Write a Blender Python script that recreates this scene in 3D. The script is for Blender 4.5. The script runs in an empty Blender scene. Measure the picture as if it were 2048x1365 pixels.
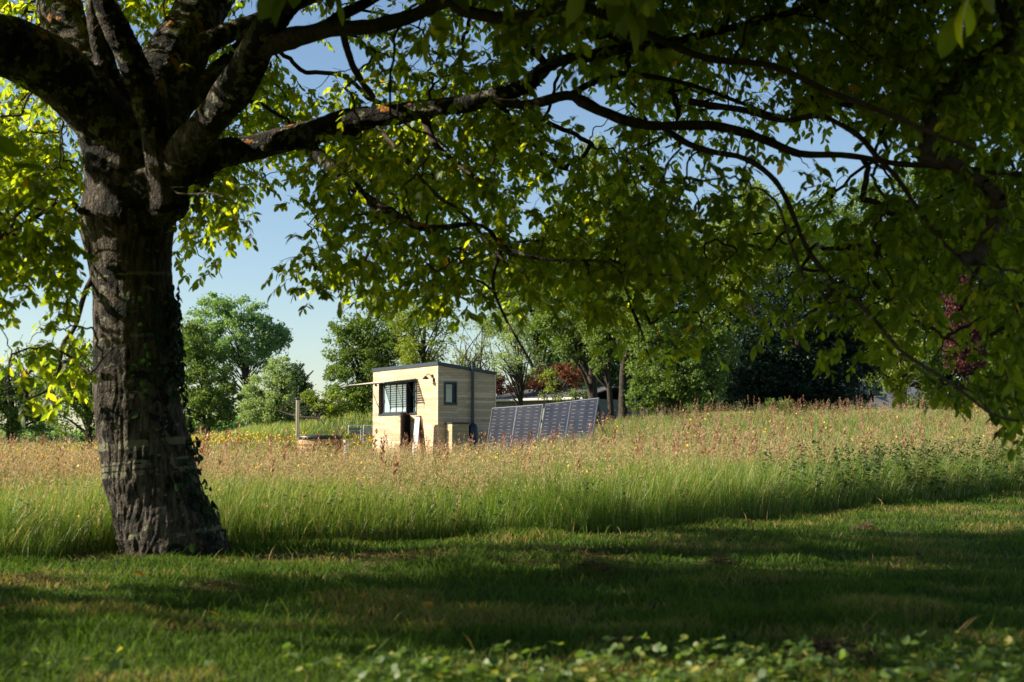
import bpy, math, numpy as np
from mathutils import Vector, Matrix
R = math.radians
C = bpy.context.scene.collection
rng = np.random.default_rng(11)

# ---------------------------------------------------------------- camera, sky, sun, exposure
EYE = 0.83; FPX = 2844.0; PITCH = math.atan(199.5 / FPX)
cam_d = bpy.data.cameras.new('camera'); cam = bpy.data.objects.new('camera', cam_d); C.objects.link(cam)
bpy.context.scene.camera = cam
cam_d.sensor_width = 36.0; cam_d.lens = 36.0 * FPX / 2048.0
cam_d.clip_start = 0.05; cam_d.clip_end = 3000
cam.location = (0, 0, EYE); cam.rotation_euler = (R(90) + PITCH, 0, 0)
cam_d.dof.use_dof = True; cam_d.dof.focus_distance = 20.0; cam_d.dof.aperture_fstop = 3.4

SUN_EL = R(27.5)
SUN_H = np.array([-0.9976, -0.070])            # horizontal direction towards the sun: from the left, a little behind
world = bpy.data.worlds.new('World'); bpy.context.scene.world = world; world.use_nodes = True
wn = world.node_tree.nodes; wl = world.node_tree.links; wn.clear()
sky = wn.new('ShaderNodeTexSky'); sky.sky_type = 'NISHITA'; sky.sun_disc = False
sky.sun_elevation = SUN_EL; sky.sun_rotation = math.atan2(SUN_H[0], SUN_H[1])
sky.air_density = 1.0; sky.dust_density = 0.35; sky.ozone_density = 2.2
bg = wn.new('ShaderNodeBackground'); bg.inputs[1].default_value = 0.074
wo = wn.new('ShaderNodeOutputWorld'); wl.new(sky.outputs[0], bg.inputs[0]); wl.new(bg.outputs[0], wo.inputs[0])
sun_d = bpy.data.lights.new('sun', 'SUN'); sun_d.energy = 5.0; sun_d.angle = R(0.53); sun_d.color = (1.0, 0.90, 0.75)
sun = bpy.data.objects.new('sun', sun_d); C.objects.link(sun)
sv = Vector((SUN_H[0] * math.cos(SUN_EL), SUN_H[1] * math.cos(SUN_EL), math.sin(SUN_EL)))
sun.rotation_euler = sv.to_track_quat('Z', 'Y').to_euler(); sun.location = (-20, 0, 30)
sc = bpy.context.scene
sc.view_settings.view_transform = 'Standard'; sc.view_settings.look = 'None'
sc.view_settings.exposure = 1.08; sc.view_settings.gamma = 1.0
sc.cycles.max_bounces = 7; sc.cycles.transparent_max_bounces = 8; sc.cycles.diffuse_bounces = 3
sc.cycles.glossy_bounces = 2; sc.cycles.transmission_bounces = 4
sc.cycles.sample_clamp_indirect = 4.0
sc.cycles.use_denoising = True; sc.cycles.caustics_reflective = False; sc.cycles.caustics_refractive = False

# ---------------------------------------------------------------- picture <-> place
CP, SP = math.cos(PITCH), math.sin(PITCH)
def ray(px, py):
    xc = (px - 1024.0) / FPX; yc = -(py - 682.5) / FPX
    return np.stack(np.broadcast_arrays(xc, CP - yc * SP, SP + yc * CP), -1)
def at(px, py, D):
    d = ray(np.asarray(px, float), np.asarray(py, float)); t = np.asarray(D, float) / d[..., 1]
    return np.array([0, 0, EYE]) + d * t[..., None]
def plane_hit(px, py, p, n):
    d = ray(float(px), float(py)); o = np.array([0, 0, EYE]); p = np.asarray(p, float); n = np.asarray(n, float)
    return o + d * (np.dot(p - o, n) / np.dot(d, n))

# ---------------------------------------------------------------- noise
def _hash(ix, iy, iz, s):
    h = (ix.astype(np.int64) * 374761393 + iy.astype(np.int64) * 668265263 + iz.astype(np.int64) * 2147483647 + s * 974711) & 0xffffffff
    h = ((h ^ (h >> 13)) * 1274126177) & 0xffffffff
    h = ((h ^ (h >> 16)) * 2246822519) & 0xffffffff
    return ((h ^ (h >> 15)) & 0xffff) / 65535.0
def noise(p, s=0):
    p = np.asarray(p, float); i = np.floor(p); f = p - i; f = f * f * (3 - 2 * f); r = 0
    for a in (0, 1):
        for b in (0, 1):
            for c in (0, 1):
                w = (f[..., 0] if a else 1 - f[..., 0]) * (f[..., 1] if b else 1 - f[..., 1]) * (f[..., 2] if c else 1 - f[..., 2])
                r = r + w * _hash(i[..., 0] + a, i[..., 1] + b, i[..., 2] + c, s)
    return r
def noise2(x, y, s=0):
    return noise(np.stack([x, y, np.zeros_like(x) + 3.7], -1), s)

# ---------------------------------------------------------------- terrain height (m) by bearing and distance
TD = np.array([0, 12, 20, 30, 40, 50, 60, 80, 120, 300, 900.])
TU = (np.array([-400, 0, 200, 400, 560, 700, 860, 1000, 1150, 1250, 1500, 1800, 2048, 2600]) - 1024) / FPX
TZ = np.array([
 [0, 0, 0, 0, .0, .05, .1, .3, .70, 2, 4],
 [0, 0, 0, 0, .0, .05, .1, .3, .70, 2, 4],
 [0, 0, 0, 0, .05, .12, .2, .4, .72, 2, 4],
 [0, 0, 0, .05, .2, .42, .6, .8, 1.0, 2.5, 5],
 [0, 0, 0, .05, .15, .62, 1.15, 1.6, 2, 4, 6],
 [0, 0, 0, .04, .10, .72, 1.72, 2.1, 2.5, 4, 7],
 [0, 0, 0, .04, .10, .50, 1.2, 1.8, 2.4, 4, 7],
 [0, 0, 0, .08, .20, .50, .9, 1.5, 2.4, 4, 7],
 [0, 0, .05, .30, .55, .9, 1.2, 1.8, 2.6, 4, 7],
 [0, 0, .10, .42, .85, 1.42, 1.7, 2.2, 2.8, 4, 7],
 [0, 0, .12, .50, 1.0, 1.6, 2.0, 2.4, 3.0, 4, 7],
 [0, 0, .12, .50, 1.1, 1.6, 2.02, 2.5, 3.0, 4, 7],
 [0, 0, .12, .50, 1.1, 1.6, 2.05, 2.5, 3.0, 4, 7],
 [0, 0, .12, .50, 1.1, 1.6, 2.0, 2.5, 3.0, 4, 7]])
def smooth(t): return t * t * (3 - 2 * t)
def ground(x, y):
    x = np.asarray(x, float); y = np.asarray(y, float)
    d = np.clip(y, 0, 899); u = np.clip(x / np.maximum(d, 3.0), TU[0], TU[-1] - 1e-6)
    i = np.clip(np.searchsorted(TU, u, 'right') - 1, 0, len(TU) - 2); j = np.clip(np.searchsorted(TD, d, 'right') - 1, 0, len(TD) - 2)
    a = smooth((u - TU[i]) / (TU[i + 1] - TU[i])); b = (d - TD[j]) / (TD[j + 1] - TD[j])
    z = TZ[i, j] * (1 - a) * (1 - b) + TZ[i + 1, j] * a * (1 - b) + TZ[i, j + 1] * (1 - a) * b + TZ[i + 1, j + 1] * a * b
    near = np.clip((40 - d) / 30, 0, 1)
    z = z + near * (0.035 * (noise2(x * 2.1, y * 2.1, 1) - .5) + 0.05 * (noise2(x * .7, y * .7, 2) - .5) * 1.6)
    return z + 0.12 * (noise2(x * .15, y * .15, 3) - .5) * np.clip((d - 10) / 20, 0, 1)
EDGE_PX = np.array([-600, 0, 240, 480, 1000, 1300, 1500, 1800, 2048, 2500.])
EDGE_D = np.array([8.6, 9.5, 10.1, 10.6, 11.7, 12.8, 14.2, 17.2, 20.3, 25.])
def edge_d(x, y):      # distance of the mown edge at this bearing
    px = 1024 + FPX * x / np.maximum(y, 1)
    return np.interp(px, EDGE_PX, EDGE_D)

# ---------------------------------------------------------------- mesh helpers
def add_mesh(name, v, faces, mats, parent=None, attrs=None, smooth_=False, matidx=None):
    """faces: int array (n,3) or (n,4), or a list of such arrays"""
    if isinstance(faces, np.ndarray): faces = [faces]
    faces = [f for f in faces if len(f)]
    me = bpy.data.meshes.new(name); v = np.ascontiguousarray(v, dtype=np.float32)
    me.vertices.add(len(v)); me.vertices.foreach_set('co', v.ravel())
    loops = np.concatenate([f.ravel() for f in faces]).astype(np.int32)
    tot = np.concatenate([np.full(len(f), f.shape[1], np.int32) for f in faces])
    st = np.concatenate([[0], np.cumsum(tot)[:-1]]).astype(np.int32)
    me.loops.add(len(loops)); me.loops.foreach_set('vertex_index', loops)
    me.polygons.add(len(tot)); me.polygons.foreach_set('loop_start', st); me.polygons.foreach_set('loop_total', tot)
    if matidx is not None: me.polygons.foreach_set('material_index', np.asarray(matidx, np.int32))
    me.update(calc_edges=True)
    me.polygons.foreach_set('use_smooth', np.full(len(tot), bool(smooth_)))
    for k, a in (attrs or {}).items():
        at_ = me.attributes.new(k, 'FLOAT', 'POINT'); at_.data.foreach_set('value', np.ascontiguousarray(a, dtype=np.float32))
    for m in (mats if isinstance(mats, (list, tuple)) else [mats]): me.materials.append(m)
    o = bpy.data.objects.new(name, me); C.objects.link(o)
    if parent is not None: o.parent = parent
    return o
def tag(o, label=None, cat=None, group=None, kind=None):
    if label: o['label'] = label
    if cat: o['category'] = cat
    if group: o['group'] = group
    if kind: o['kind'] = kind
    return o
def empty(name, loc=(0, 0, 0), rz=0.0, label=None, cat=None, group=None):
    o = bpy.data.objects.new(name, None); C.objects.link(o); o.empty_display_size = .2
    o.location = tuple(float(a) for a in loc); o.rotation_euler = (0, 0, rz)
    return tag(o, label, cat, group)

class MB:
    """collects shapes, builds ONE mesh object"""
    def __init__(s): s.v = []; s.q = []; s.t = []; s.n = 0
    def raw(s, v, q=None, t=None):
        s.v.append(np.asarray(v, float).reshape(-1, 3))
        if q is not None and len(q): s.q.append(np.asarray(q, int).reshape(-1, 4) + s.n)
        if t is not None and len(t): s.t.append(np.asarray(t, int).reshape(-1, 3) + s.n)
        s.n += len(s.v[-1]); return s
    def hexa(s, p):       # 8 points: bottom 4 ccw, top 4 ccw
        return s.raw(p, q=[[0, 3, 2, 1], [4, 5, 6, 7], [0, 1, 5, 4], [1, 2, 6, 5], [2, 3, 7, 6], [3, 0, 4, 7]])
    def box(s, x0, x1, y0, y1, z0, z1):
        return s.hexa([(x0, y0, z0), (x1, y0, z0), (x1, y1, z0), (x0, y1, z0), (x0, y0, z1), (x1, y0, z1), (x1, y1, z1), (x0, y1, z1)])
    def obox(s, c, ax, ay, az):   # centre and half-axes
        c, ax, ay, az = (np.asarray(a, float) for a in (c, ax, ay, az))
        return s.hexa([c - ax - ay - az, c + ax - ay - az, c + ax + ay - az, c - ax + ay - az, c - ax - ay + az, c + ax - ay + az, c + ax + ay + az, c - ax + ay + az])
    def bar(s, a, b, w, h=None, up=(0, 0, 1)):
        a, b = np.asarray(a, float), np.asarray(b, float); d = b - a; L = np.linalg.norm(d); d /= L; h = h or w
        u = np.cross(d, up); u = u / np.linalg.norm(u) if np.linalg.norm(u) > 1e-5 else np.array([1., 0, 0]); n = np.cross(u, d)
        return s.obox((a + b) / 2, d * L / 2, u * w / 2, n * h / 2)
    def tube(s, pts, rad, sides=8, cap=True):
        v, q = tube_arrays(pts, rad, sides); n = len(v); k = len(pts)
        s.raw(v, q=q)
        if cap:
            s.raw(list(v[:sides]) + [np.asarray(pts[0], float)], t=[[i, sides, (i + 1) % sides] for i in range(sides)])
            s.raw(list(v[-sides:]) + [np.asarray(pts[-1], float)], t=[[(i + 1) % sides, sides, i] for i in range(sides)])
        return s
    def build(s, name, mat, parent=None, smooth_=False, attrs=None, bevel=0):
        fs = []
        if s.q: fs.append(np.concatenate(s.q))
        if s.t: fs.append(np.concatenate(s.t))
        o = add_mesh(name, np.concatenate(s.v), fs, mat, parent, attrs, smooth_)
        if bevel:
            b = o.modifiers.new('bevel', 'BEVEL'); b.width = bevel; b.segments = 2; b.limit_method = 'ANGLE'
        return o
def tube_arrays(pts, rad, sides=8):
    P = np.asarray(pts, float); k = len(P); rad = np.broadcast_to(np.asarray(rad, float), (k,))
    T = np.gradient(P, axis=0); T /= np.linalg.norm(T, axis=1)[:, None] + 1e-12
    ref = np.array([0, 0, 1.]) if abs(T[0, 2]) < .9 else np.array([1., 0, 0])
    u = np.cross(T[0], ref); u /= np.linalg.norm(u); U = []
    for i in range(k):
        u = u - T[i] * np.dot(u, T[i]); u /= np.linalg.norm(u) + 1e-12; U.append(u)
    U = np.array(U); W = np.cross(T, U)
    a = np.linspace(0, 2 * np.pi, sides, endpoint=False)
    v = P[:, None] + rad[:, None, None] * (np.cos(a)[None, :, None] * U[:, None] + np.sin(a)[None, :, None] * W[:, None])
    i = np.arange(k - 1)[:, None] * sides; j = np.arange(sides)[None]; j2 = (j + 1) % sides
    q = np.stack([i + j, i + j2, i + sides + j2, i + sides + j], -1).reshape(-1, 4)
    return v.reshape(-1, 3), q
def resample(P, n, rad=None):
    P = np.asarray(P, float); L = np.concatenate([[0], np.cumsum(np.linalg.norm(np.diff(P, axis=0), axis=1))])
    t = np.linspace(0, L[-1], n)
    # catmull-rom through the points
    k = np.clip(np.searchsorted(L, t, 'right') - 1, 0, len(P) - 2); f = ((t - L[k]) / (L[k + 1] - L[k] + 1e-9))[:, None]
    p0, p1, p2, p3 = P[np.maximum(k - 1, 0)], P[k], P[k + 1], P[np.minimum(k + 2, len(P) - 1)]
    out = .5 * ((2 * p1) + (-p0 + p2) * f + (2 * p0 - 5 * p1 + 4 * p2 - p3) * f ** 2 + (-p0 + 3 * p1 - 3 * p2 + p3) * f ** 3)
    return (out, np.interp(t, L, rad)) if rad is not None else out
def unit(a): return a / (np.linalg.norm(a, axis=-1, keepdims=True) + 1e-12)
def rand_dirs(n): return unit(rng.normal(size=(n, 3)))

# ---------------------------------------------------------------- materials
def new_mat(name):
    m = bpy.data.materials.new(name); m.use_nodes = True; nt = m.node_tree; nt.nodes.clear()
    return m, nt, nt.nodes, nt.links
def ramp(nt, stops, interp='LINEAR'):
    r = nt.nodes.new('ShaderNodeValToRGB'); e = r.color_ramp.elements; r.color_ramp.interpolation = interp
    while len(e) < len(stops): e.new(0.5)
    for i, (p, c) in enumerate(stops): e[i].position = p; e[i].color = (*c, 1) if len(c) == 3 else c
    return r
def plain(name, col, rough=.6, metal=0., var=.12, scale=14., bump=0., spec=.4):
    m, nt, N, L = new_mat(name)
    b = N.new('ShaderNodeBsdfPrincipled'); o = N.new('ShaderNodeOutputMaterial'); L.new(b.outputs[0], o.inputs[0])
    tc = N.new('ShaderNodeTexCoord'); nz = N.new('ShaderNodeTexNoise'); nz.inputs['Scale'].default_value = scale; nz.inputs['Detail'].default_value = 5
    L.new(tc.outputs['Object'], nz.inputs['Vector'])
    c = np.array(col); r = ramp(nt, [(0.25, tuple(c * (1 - var))), (0.75, tuple(np.minimum(c * (1 + var), 1)))])
    L.new(nz.outputs[0], r.inputs[0]); L.new(r.outputs[0], b.inputs['Base Color'])
    b.inputs['Roughness'].default_value = rough; b.inputs['Metallic'].default_value = metal
    b.inputs['Specular IOR Level'].default_value = spec
    if bump:
        bp = N.new('ShaderNodeBump'); bp.inputs['Strength'].default_value = bump; bp.inputs['Distance'].default_value = .02
        L.new(nz.outputs[0], bp.inputs['Height']); L.new(bp.outputs[0], b.inputs['Normal'])
    return m
def leafy(name, stops, trans=.45, tcol=1.6, rough=.45, spec=.35, attr='rnd', thue=(1.25, 1.35, .5)):
    """two-sided leaf: diffuse + translucent + a little gloss; colour by the per-leaf value in attribute attr"""
    m, nt, N, L = new_mat(name)
    a = N.new('ShaderNodeAttribute'); a.attribute_name = attr; r = ramp(nt, stops); L.new(a.outputs['Fac'], r.inputs[0])
    b = N.new('ShaderNodeBsdfPrincipled'); b.inputs['Roughness'].default_value = rough; b.inputs['Specular IOR Level'].default_value = spec
    L.new(r.outputs[0], b.inputs['Base Color'])
    t = N.new('ShaderNodeBsdfTranslucent'); mx = N.new('ShaderNodeMixShader'); mx.inputs[0].default_value = trans
    mul = N.new('ShaderNodeMix'); mul.data_type = 'RGBA'; mul.blend_type = 'MULTIPLY'; mul.inputs[0].default_value = 1
    L.new(r.outputs[0], mul.inputs[6]); mul.inputs[7].default_value = (thue[0] * tcol, thue[1] * tcol, thue[2] * tcol, 1)
    L.new(mul.outputs[2], t.inputs[0]); L.new(b.outputs[0], mx.inputs[1]); L.new(t.outputs[0], mx.inputs[2])
    o = N.new('ShaderNodeOutputMaterial'); L.new(mx.outputs[0], o.inputs[0])
    return m

# ================================================================ GROUND
def grass_ground_mat():
    m, nt, N, L = new_mat('ground')
    tc = N.new('ShaderNodeTexCoord')
    n1 = N.new('ShaderNodeTexNoise'); n1.inputs['Scale'].default_value = 1.3; n1.inputs['Detail'].default_value = 8
    n2 = N.new('ShaderNodeTexNoise'); n2.inputs['Scale'].default_value = 22; n2.inputs['Detail'].default_value = 6
    for n in (n1, n2): L.new(tc.outputs['Object'], n.inputs['Vector'])
    r1 = ramp(nt, [(.3, (.022, .040, .010)), (.5, (.045, .070, .016)), (.72, (.090, .085, .035))])
    r2 = ramp(nt, [(.35, (.45, .45, .45)), (.7, (1.25, 1.2, 1.1))])
    L.new(n1.outputs[0], r1.inputs[0]); L.new(n2.outputs[0], r2.inputs[0])
    mx = N.new('ShaderNodeMix'); mx.data_type = 'RGBA'; mx.blend_type = 'MULTIPLY'; mx.inputs[0].default_value = 1
    L.new(r1.outputs[0], mx.inputs[6]); L.new(r2.outputs[0], mx.inputs[7])
    b = N.new('ShaderNodeBsdfPrincipled'); b.inputs['Roughness'].default_value = .95; b.inputs['Specular IOR Level'].default_value = .1
    L.new(mx.outputs[2], b.inputs['Base Color'])
    bp = N.new('ShaderNodeBump'); bp.inputs['Strength'].default_value = .6; bp.inputs['Distance'].default_value = .05
    L.new(n2.outputs[0], bp.inputs['Height']); L.new(bp.outputs[0], b.inputs['Normal'])
    o = N.new('ShaderNodeOutputMaterial'); L.new(b.outputs[0], o.inputs[0]); return m
ys = np.concatenate([np.arange(-40, 2, 2.), np.arange(2, 22, .12), np.arange(22, 60, .6), np.arange(60, 130, 2.5), np.geomspace(130, 900, 24)])
us = np.linspace(-1, 1, 201); us = np.sign(us) * (np.abs(us) ** 1.25)
Y, U_ = np.meshgrid(ys, us, indexing='ij')
X = U_ * (np.maximum(Y, 0) * .95 + 22)
Zg = ground(X, Y)
nv, nu = Y.shape; idx = np.arange(nv * nu).reshape(nv, nu)
q = np.stack([idx[:-1, :-1], idx[:-1, 1:], idx[1:, 1:], idx[1:, :-1]], -1).reshape(-1, 4)
tag(add_mesh('ground', np.stack([X, Y, Zg], -1).reshape(-1, 3), q, grass_ground_mat(), smooth_=True), kind='structure')

# ---------------------------------------------------------------- grass blades
def blades(base, h, w, lean, rnd, droop=.0):
    n = len(base); ang = rng.uniform(0, np.pi, n); s = np.stack([np.cos(ang), np.sin(ang), np.zeros(n)], -1)
    ts = np.array([0, .38, .74, 1.0]); ws = np.array([1, .85, .55, 0])
    V = []; H = []
    for t, k in zip(ts, ws):
        c = base + np.array([0, 0, 1.]) * (h * t * (1 - droop * t))[:, None] + lean * (h * t ** 2)[:, None]
        if k > 0: V += [c - s * (w * k / 2)[:, None], c + s * (w * k / 2)[:, None]]; H += [t, t]
        else: V += [c]; H += [t]
    V = np.stack(V, 1).reshape(-1, 3); k = 7; i = np.arange(n)[:, None, None] * k
    T = np.array([[0, 1, 3], [0, 3, 2], [2, 3, 5], [2, 5, 4], [4, 5, 6]])[None]
    return V, (T + i).reshape(-1, 3), np.repeat(rnd, k), np.tile(H, n)
def grass_mat(name, low, high, dry, trans=.4, pdry=.12, tip=None, spec=.45, rough=.4):
    m, nt, N, L = new_mat(name)
    a = N.new('ShaderNodeAttribute'); a.attribute_name = 'rnd'; hh = N.new('ShaderNodeAttribute'); hh.attribute_name = 'h'
    r = ramp(nt, [(0, low), (1 - pdry - .1, high), (1 - pdry + .02, dry), (1, tuple(np.array(dry) * 1.2))]); L.new(a.outputs['Fac'], r.inputs[0])
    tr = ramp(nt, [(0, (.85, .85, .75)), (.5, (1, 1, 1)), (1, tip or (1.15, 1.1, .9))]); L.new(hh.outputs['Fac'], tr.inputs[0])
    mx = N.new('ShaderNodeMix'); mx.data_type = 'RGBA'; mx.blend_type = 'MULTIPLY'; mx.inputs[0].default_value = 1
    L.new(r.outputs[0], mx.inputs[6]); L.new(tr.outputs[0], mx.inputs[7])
    b = N.new('ShaderNodeBsdfPrincipled'); b.inputs['Roughness'].default_value = rough; b.inputs['Specular IOR Level'].default_value = spec
    L.new(mx.outputs[2], b.inputs['Base Color'])
    t = N.new('ShaderNodeBsdfTranslucent'); mul = N.new('ShaderNodeMix'); mul.data_type = 'RGBA'; mul.blend_type = 'MULTIPLY'; mul.inputs[0].default_value = 1
    L.new(mx.outputs[2], mul.inputs[6]); mul.inputs[7].default_value = (1.5, 1.6, .8, 1); L.new(mul.outputs[2], t.inputs[0])
    ms = N.new('ShaderNodeMixShader'); ms.inputs[0].default_value = trans; L.new(b.outputs[0], ms.inputs[1]); L.new(t.outputs[0], ms.inputs[2])
    o = N.new('ShaderNodeOutputMaterial'); L.new(ms.outputs[0], o.inputs[0]); return m
def sample_ground(n, d0, d1, power, u0=-.44, u1=.47):
    """n points: bearing uniform, count per m2 falls with distance as d**-power"""
    g = np.linspace(d0, d1, 400); w = g ** (1 - power); cdf = np.cumsum(w); cdf /= cdf[-1]
    y = np.interp(rng.random(n), cdf, g); x = rng.uniform(u0, u1, n) * y
    return x, y
GAPS = []      # (x, y, r) kept free of tall grass
def free_of(x, y, k=1.0):
    ok = np.ones(len(x), bool)
    for gx, gy, gr in GAPS: ok &= (x - gx) ** 2 + (y - gy) ** 2 > (gr * k) ** 2
    return ok
# cabin frame of reference: y = along the front wall away from the camera, x = into the cabin
CABN = at(876, 882, 39.0) * np.array([1, 1, 0]); CABR = math.atan2(1619, FPX)
ex = np.array([math.cos(CABR), math.sin(CABR), 0]); ey = np.array([-math.sin(CABR), math.cos(CABR), 0])
GAPS += [(*((CABN + ex * .95 + ey * t)[:2]), 1.35) for t in (.6, 1.5, 2.5, 3.5, 4.2)]
TRUNK = at(349, 1115, 10.25)

# tall meadow grass
x, y = sample_ground(240000, 9, 46, 1.75)
k2 = 120000; u2 = rng.uniform(-.44, .46, k2); y2 = np.interp(1024 + FPX * u2, EDGE_PX, EDGE_D) + rng.random(k2) ** 1.2 * 4.5; x = np.concatenate([x, u2 * y2]); y = np.concatenate([y, y2])
keep = (y > edge_d(x, y) + .35 * (noise2(x * 2.5, y * 2.5, 9) - .5)) & free_of(x, y) & ((x - TRUNK[0]) ** 2 + (y - TRUNK[1]) ** 2 > .2)
x, y = x[keep], y[keep]; n = len(x)
patch = noise2(x * .5, y * .5, 21) * .6 + noise2(x * 1.9, y * 1.9, 22) * .4
h = (.08 + .42 * patch + .30 * rng.random(n) ** 1.6 + .10 * (x / y > -.02)) * np.clip(.5 + (y - edge_d(x, y)) * 1.2, .5, 1)
px_ = 1024 + FPX * x / y; h *= np.where((px_ > 575) & (px_ < 700) & (y > 24), .6, 1); wx = np.array([.35, .10, 0]); lean = rand_dirs(n) * np.array([.62, .62, 0]) * rng.random((n, 1)) + wx * .25 * rng.random((n, 1)) + np.stack([noise2(x * .8, y * .8, 24) - .5, noise2(x * .8, y * .8, 25) - .5, 0 * x], -1) * .35
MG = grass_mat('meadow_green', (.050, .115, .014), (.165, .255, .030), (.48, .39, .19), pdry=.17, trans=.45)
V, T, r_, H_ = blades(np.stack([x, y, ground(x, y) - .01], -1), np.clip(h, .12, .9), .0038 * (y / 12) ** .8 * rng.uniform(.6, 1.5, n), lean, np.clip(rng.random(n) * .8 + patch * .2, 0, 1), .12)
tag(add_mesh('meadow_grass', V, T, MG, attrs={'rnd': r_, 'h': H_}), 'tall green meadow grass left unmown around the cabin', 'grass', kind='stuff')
# far grass beyond the cabin and on the slope
x, y = sample_ground(95000, 42, 112, 1.8, -.42, .46)
keep = free_of(x, y); x, y = x[keep], y[keep]; n = len(x)
px_ = 1024 + FPX * x / y
short = ((px_ > 1190) & (y > 44)); hh = np.where(short, .12, .42) * rng.uniform(.6, 1.3, n); hh = np.where((px_ < 330) & (y > 75), .1, hh)
V, T, r_, H_ = blades(np.stack([x, y, ground(x, y) - .02], -1), hh, .012 * (y / 45) ** .9 * rng.uniform(.6, 1.5, n), rand_dirs(n) * [.5, .5, 0] + wx * .5, np.clip(rng.random(n) * .75 + .3 * noise2(x * .3, y * .3, 5), 0, 1), .1)
FG = grass_mat('far_grass', (.11, .18, .025), (.24, .31, .05), (.42, .36, .16), pdry=.2)
tag(add_mesh('field_grass', V, T, FG, attrs={'rnd': r_, 'h': H_}), 'lighter grass on the slope and field behind the cabin', 'grass', kind='stuff')

# flowering grass heads: a thin stem and a loose pinkish panicle
def stems_with_heads(x, y, h, hl, hw, nsp, stemw, lean, z=None):
    n = len(x); b = np.stack([x, y, ground(x, y)], -1); top = b + np.stack([lean[:, 0] * h, lean[:, 1] * h, h], -1)
    a = rng.uniform(0, np.pi, n); s = np.stack([np.cos(a), np.sin(a), 0 * a], -1) * stemw[:, None] / 2
    mid = (b + top) / 2 + np.stack([-lean[:, 0] * h * .15, -lean[:, 1] * h * .15, 0 * h], -1)
    V1 = np.stack([b - s, b + s, mid - s, mid + s, top], 1); k = 5
    T1 = np.array([[0, 1, 3], [0, 3, 2], [2, 3, 4]])[None] + np.arange(n)[:, None, None] * k
    # spikelets
    m = n * nsp; i = np.repeat(np.arange(n), nsp); t = rng.random(m)
    ax = unit(top - mid)[i]; out = rand_dirs(m) * [1, 1, .3]
    c = top[i] - ax * (hl[i] * t)[:, None] + out * (hw[i] * (.25 + .75 * t))[:, None] * .5
    d = unit(ax + out * .55 + np.array([.12, 0, -.15])) * (hl[i] * rng.uniform(.10, .22, m))[:, None]
    sd = unit(np.cross(d, rand_dirs(m))) * (hl[i] * rng.uniform(.018, .035, m))[:, None]
    V2 = np.stack([c, c + d * .5 + sd, c + d, c + d * .5 - sd], 1); T2 = np.array([[0, 1, 2], [0, 2, 3]])[None] + np.arange(m)[:, None, None] * 4 + n * k
    r = rng.random(n); V = np.concatenate([V1.reshape(-1, 3), V2.reshape(-1, 3)])
    return V, np.concatenate([T1.reshape(-1, 3), T2.reshape(-1, 3)]), np.concatenate([np.repeat(r * .15, k), np.repeat(np.clip(.35 + .65 * r[i] * 1 + rng.normal(0, .08, m), .25, 1), 4)])
x, y = sample_ground(46000, 10, 46, 1.35); k2 = 15000; u2 = rng.uniform(-.44, .46, k2); y2 = np.interp(1024 + FPX * u2, EDGE_PX, EDGE_D) + rng.random(k2) * 5; x = np.concatenate([x, u2 * y2]); y = np.concatenate([y, y2])
dens = np.clip(.1 + 1.3 * noise2(x * .45, y * .45, 31), .1, 1.2)
prob = np.clip((y - edge_d(x, y)) / 4.0 + .30 - .25 * ((x / y > -.02) & (y < 20)), .02, 1) * dens
keep = (rng.random(len(x)) < prob) & free_of(x, y) & (y > edge_d(x, y) + .1); x, y = x[keep], y[keep]; n = len(x)
h = rng.uniform(.50, .82, n) * np.where(rng.random(n) < .35, rng.uniform(.5, .9, n), 1) * np.clip(.62 + (y - edge_d(x, y)) * .12, .6, 1) * (.85 + .3 * noise2(x * .4, y * .4, 33)); f = (y / 14) ** .55
px_ = 1024 + FPX * x / y; h *= np.where((px_ > 585) & (px_ < 700) & (y > 26), .72, 1); h *= np.interp(px_, [0, 250, 540, 700, 780, 1240, 1300], [.76, .80, .76, .76, .88, .88, 1.0]) ** np.clip((y - 14) / 10, 0, 1)
V, T, r_ = stems_with_heads(x, y, h, rng.uniform(.09, .17, n), rng.uniform(.02, .045, n) * f, 11, .0020 * f ** 1.2, rand_dirs(n) * [.22, .22, 0] + wx * .35)
SH = leafy('seed_head', [(0, (.10, .14, .04)), (.22, (.22, .22, .07)), (.4, (.42, .38, .16)), (.75, (.58, .43, .22)), (1, (.55, .31, .18))], trans=.4, tcol=.8, rough=.6, spec=.25, thue=(1.2, 1.05, .9))
tag(add_mesh('seed_heads', V, T, SH, attrs={'rnd': r_}), 'pinkish beige flowering grass heads over the meadow', 'grass', kind='stuff')
# red sorrel spikes
x, y = sample_ground(2600, 12, 45, 1.2); px_ = 1024 + FPX * x / y
keep = (rng.random(len(x)) < np.where(px_ > 1350, .9, .35) * noise2(x * .6, y * .6, 41) * 1.5) & (y > edge_d(x, y) + 1.2) & free_of(x, y); x, y = x[keep], y[keep]; n = len(x)
V, T, r_ = stems_with_heads(x, y, rng.uniform(.62, .98, n), rng.uniform(.2, .34, n), rng.uniform(.03, .05, n), 26, .004 + 0 * x, rand_dirs(n) * [.12, .12, 0] + wx * .1)
SO = leafy('sorrel', [(0, (.16, .10, .04)), (.3, (.30, .13, .07)), (1, (.40, .22, .13))], trans=.3, tcol=.8, thue=(1.2, .9, .8))
tag(add_mesh('sorrel', V, T, SO, attrs={'rnd': r_}), 'reddish sorrel spikes standing above the grass', 'wildflower', kind='stuff')
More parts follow.
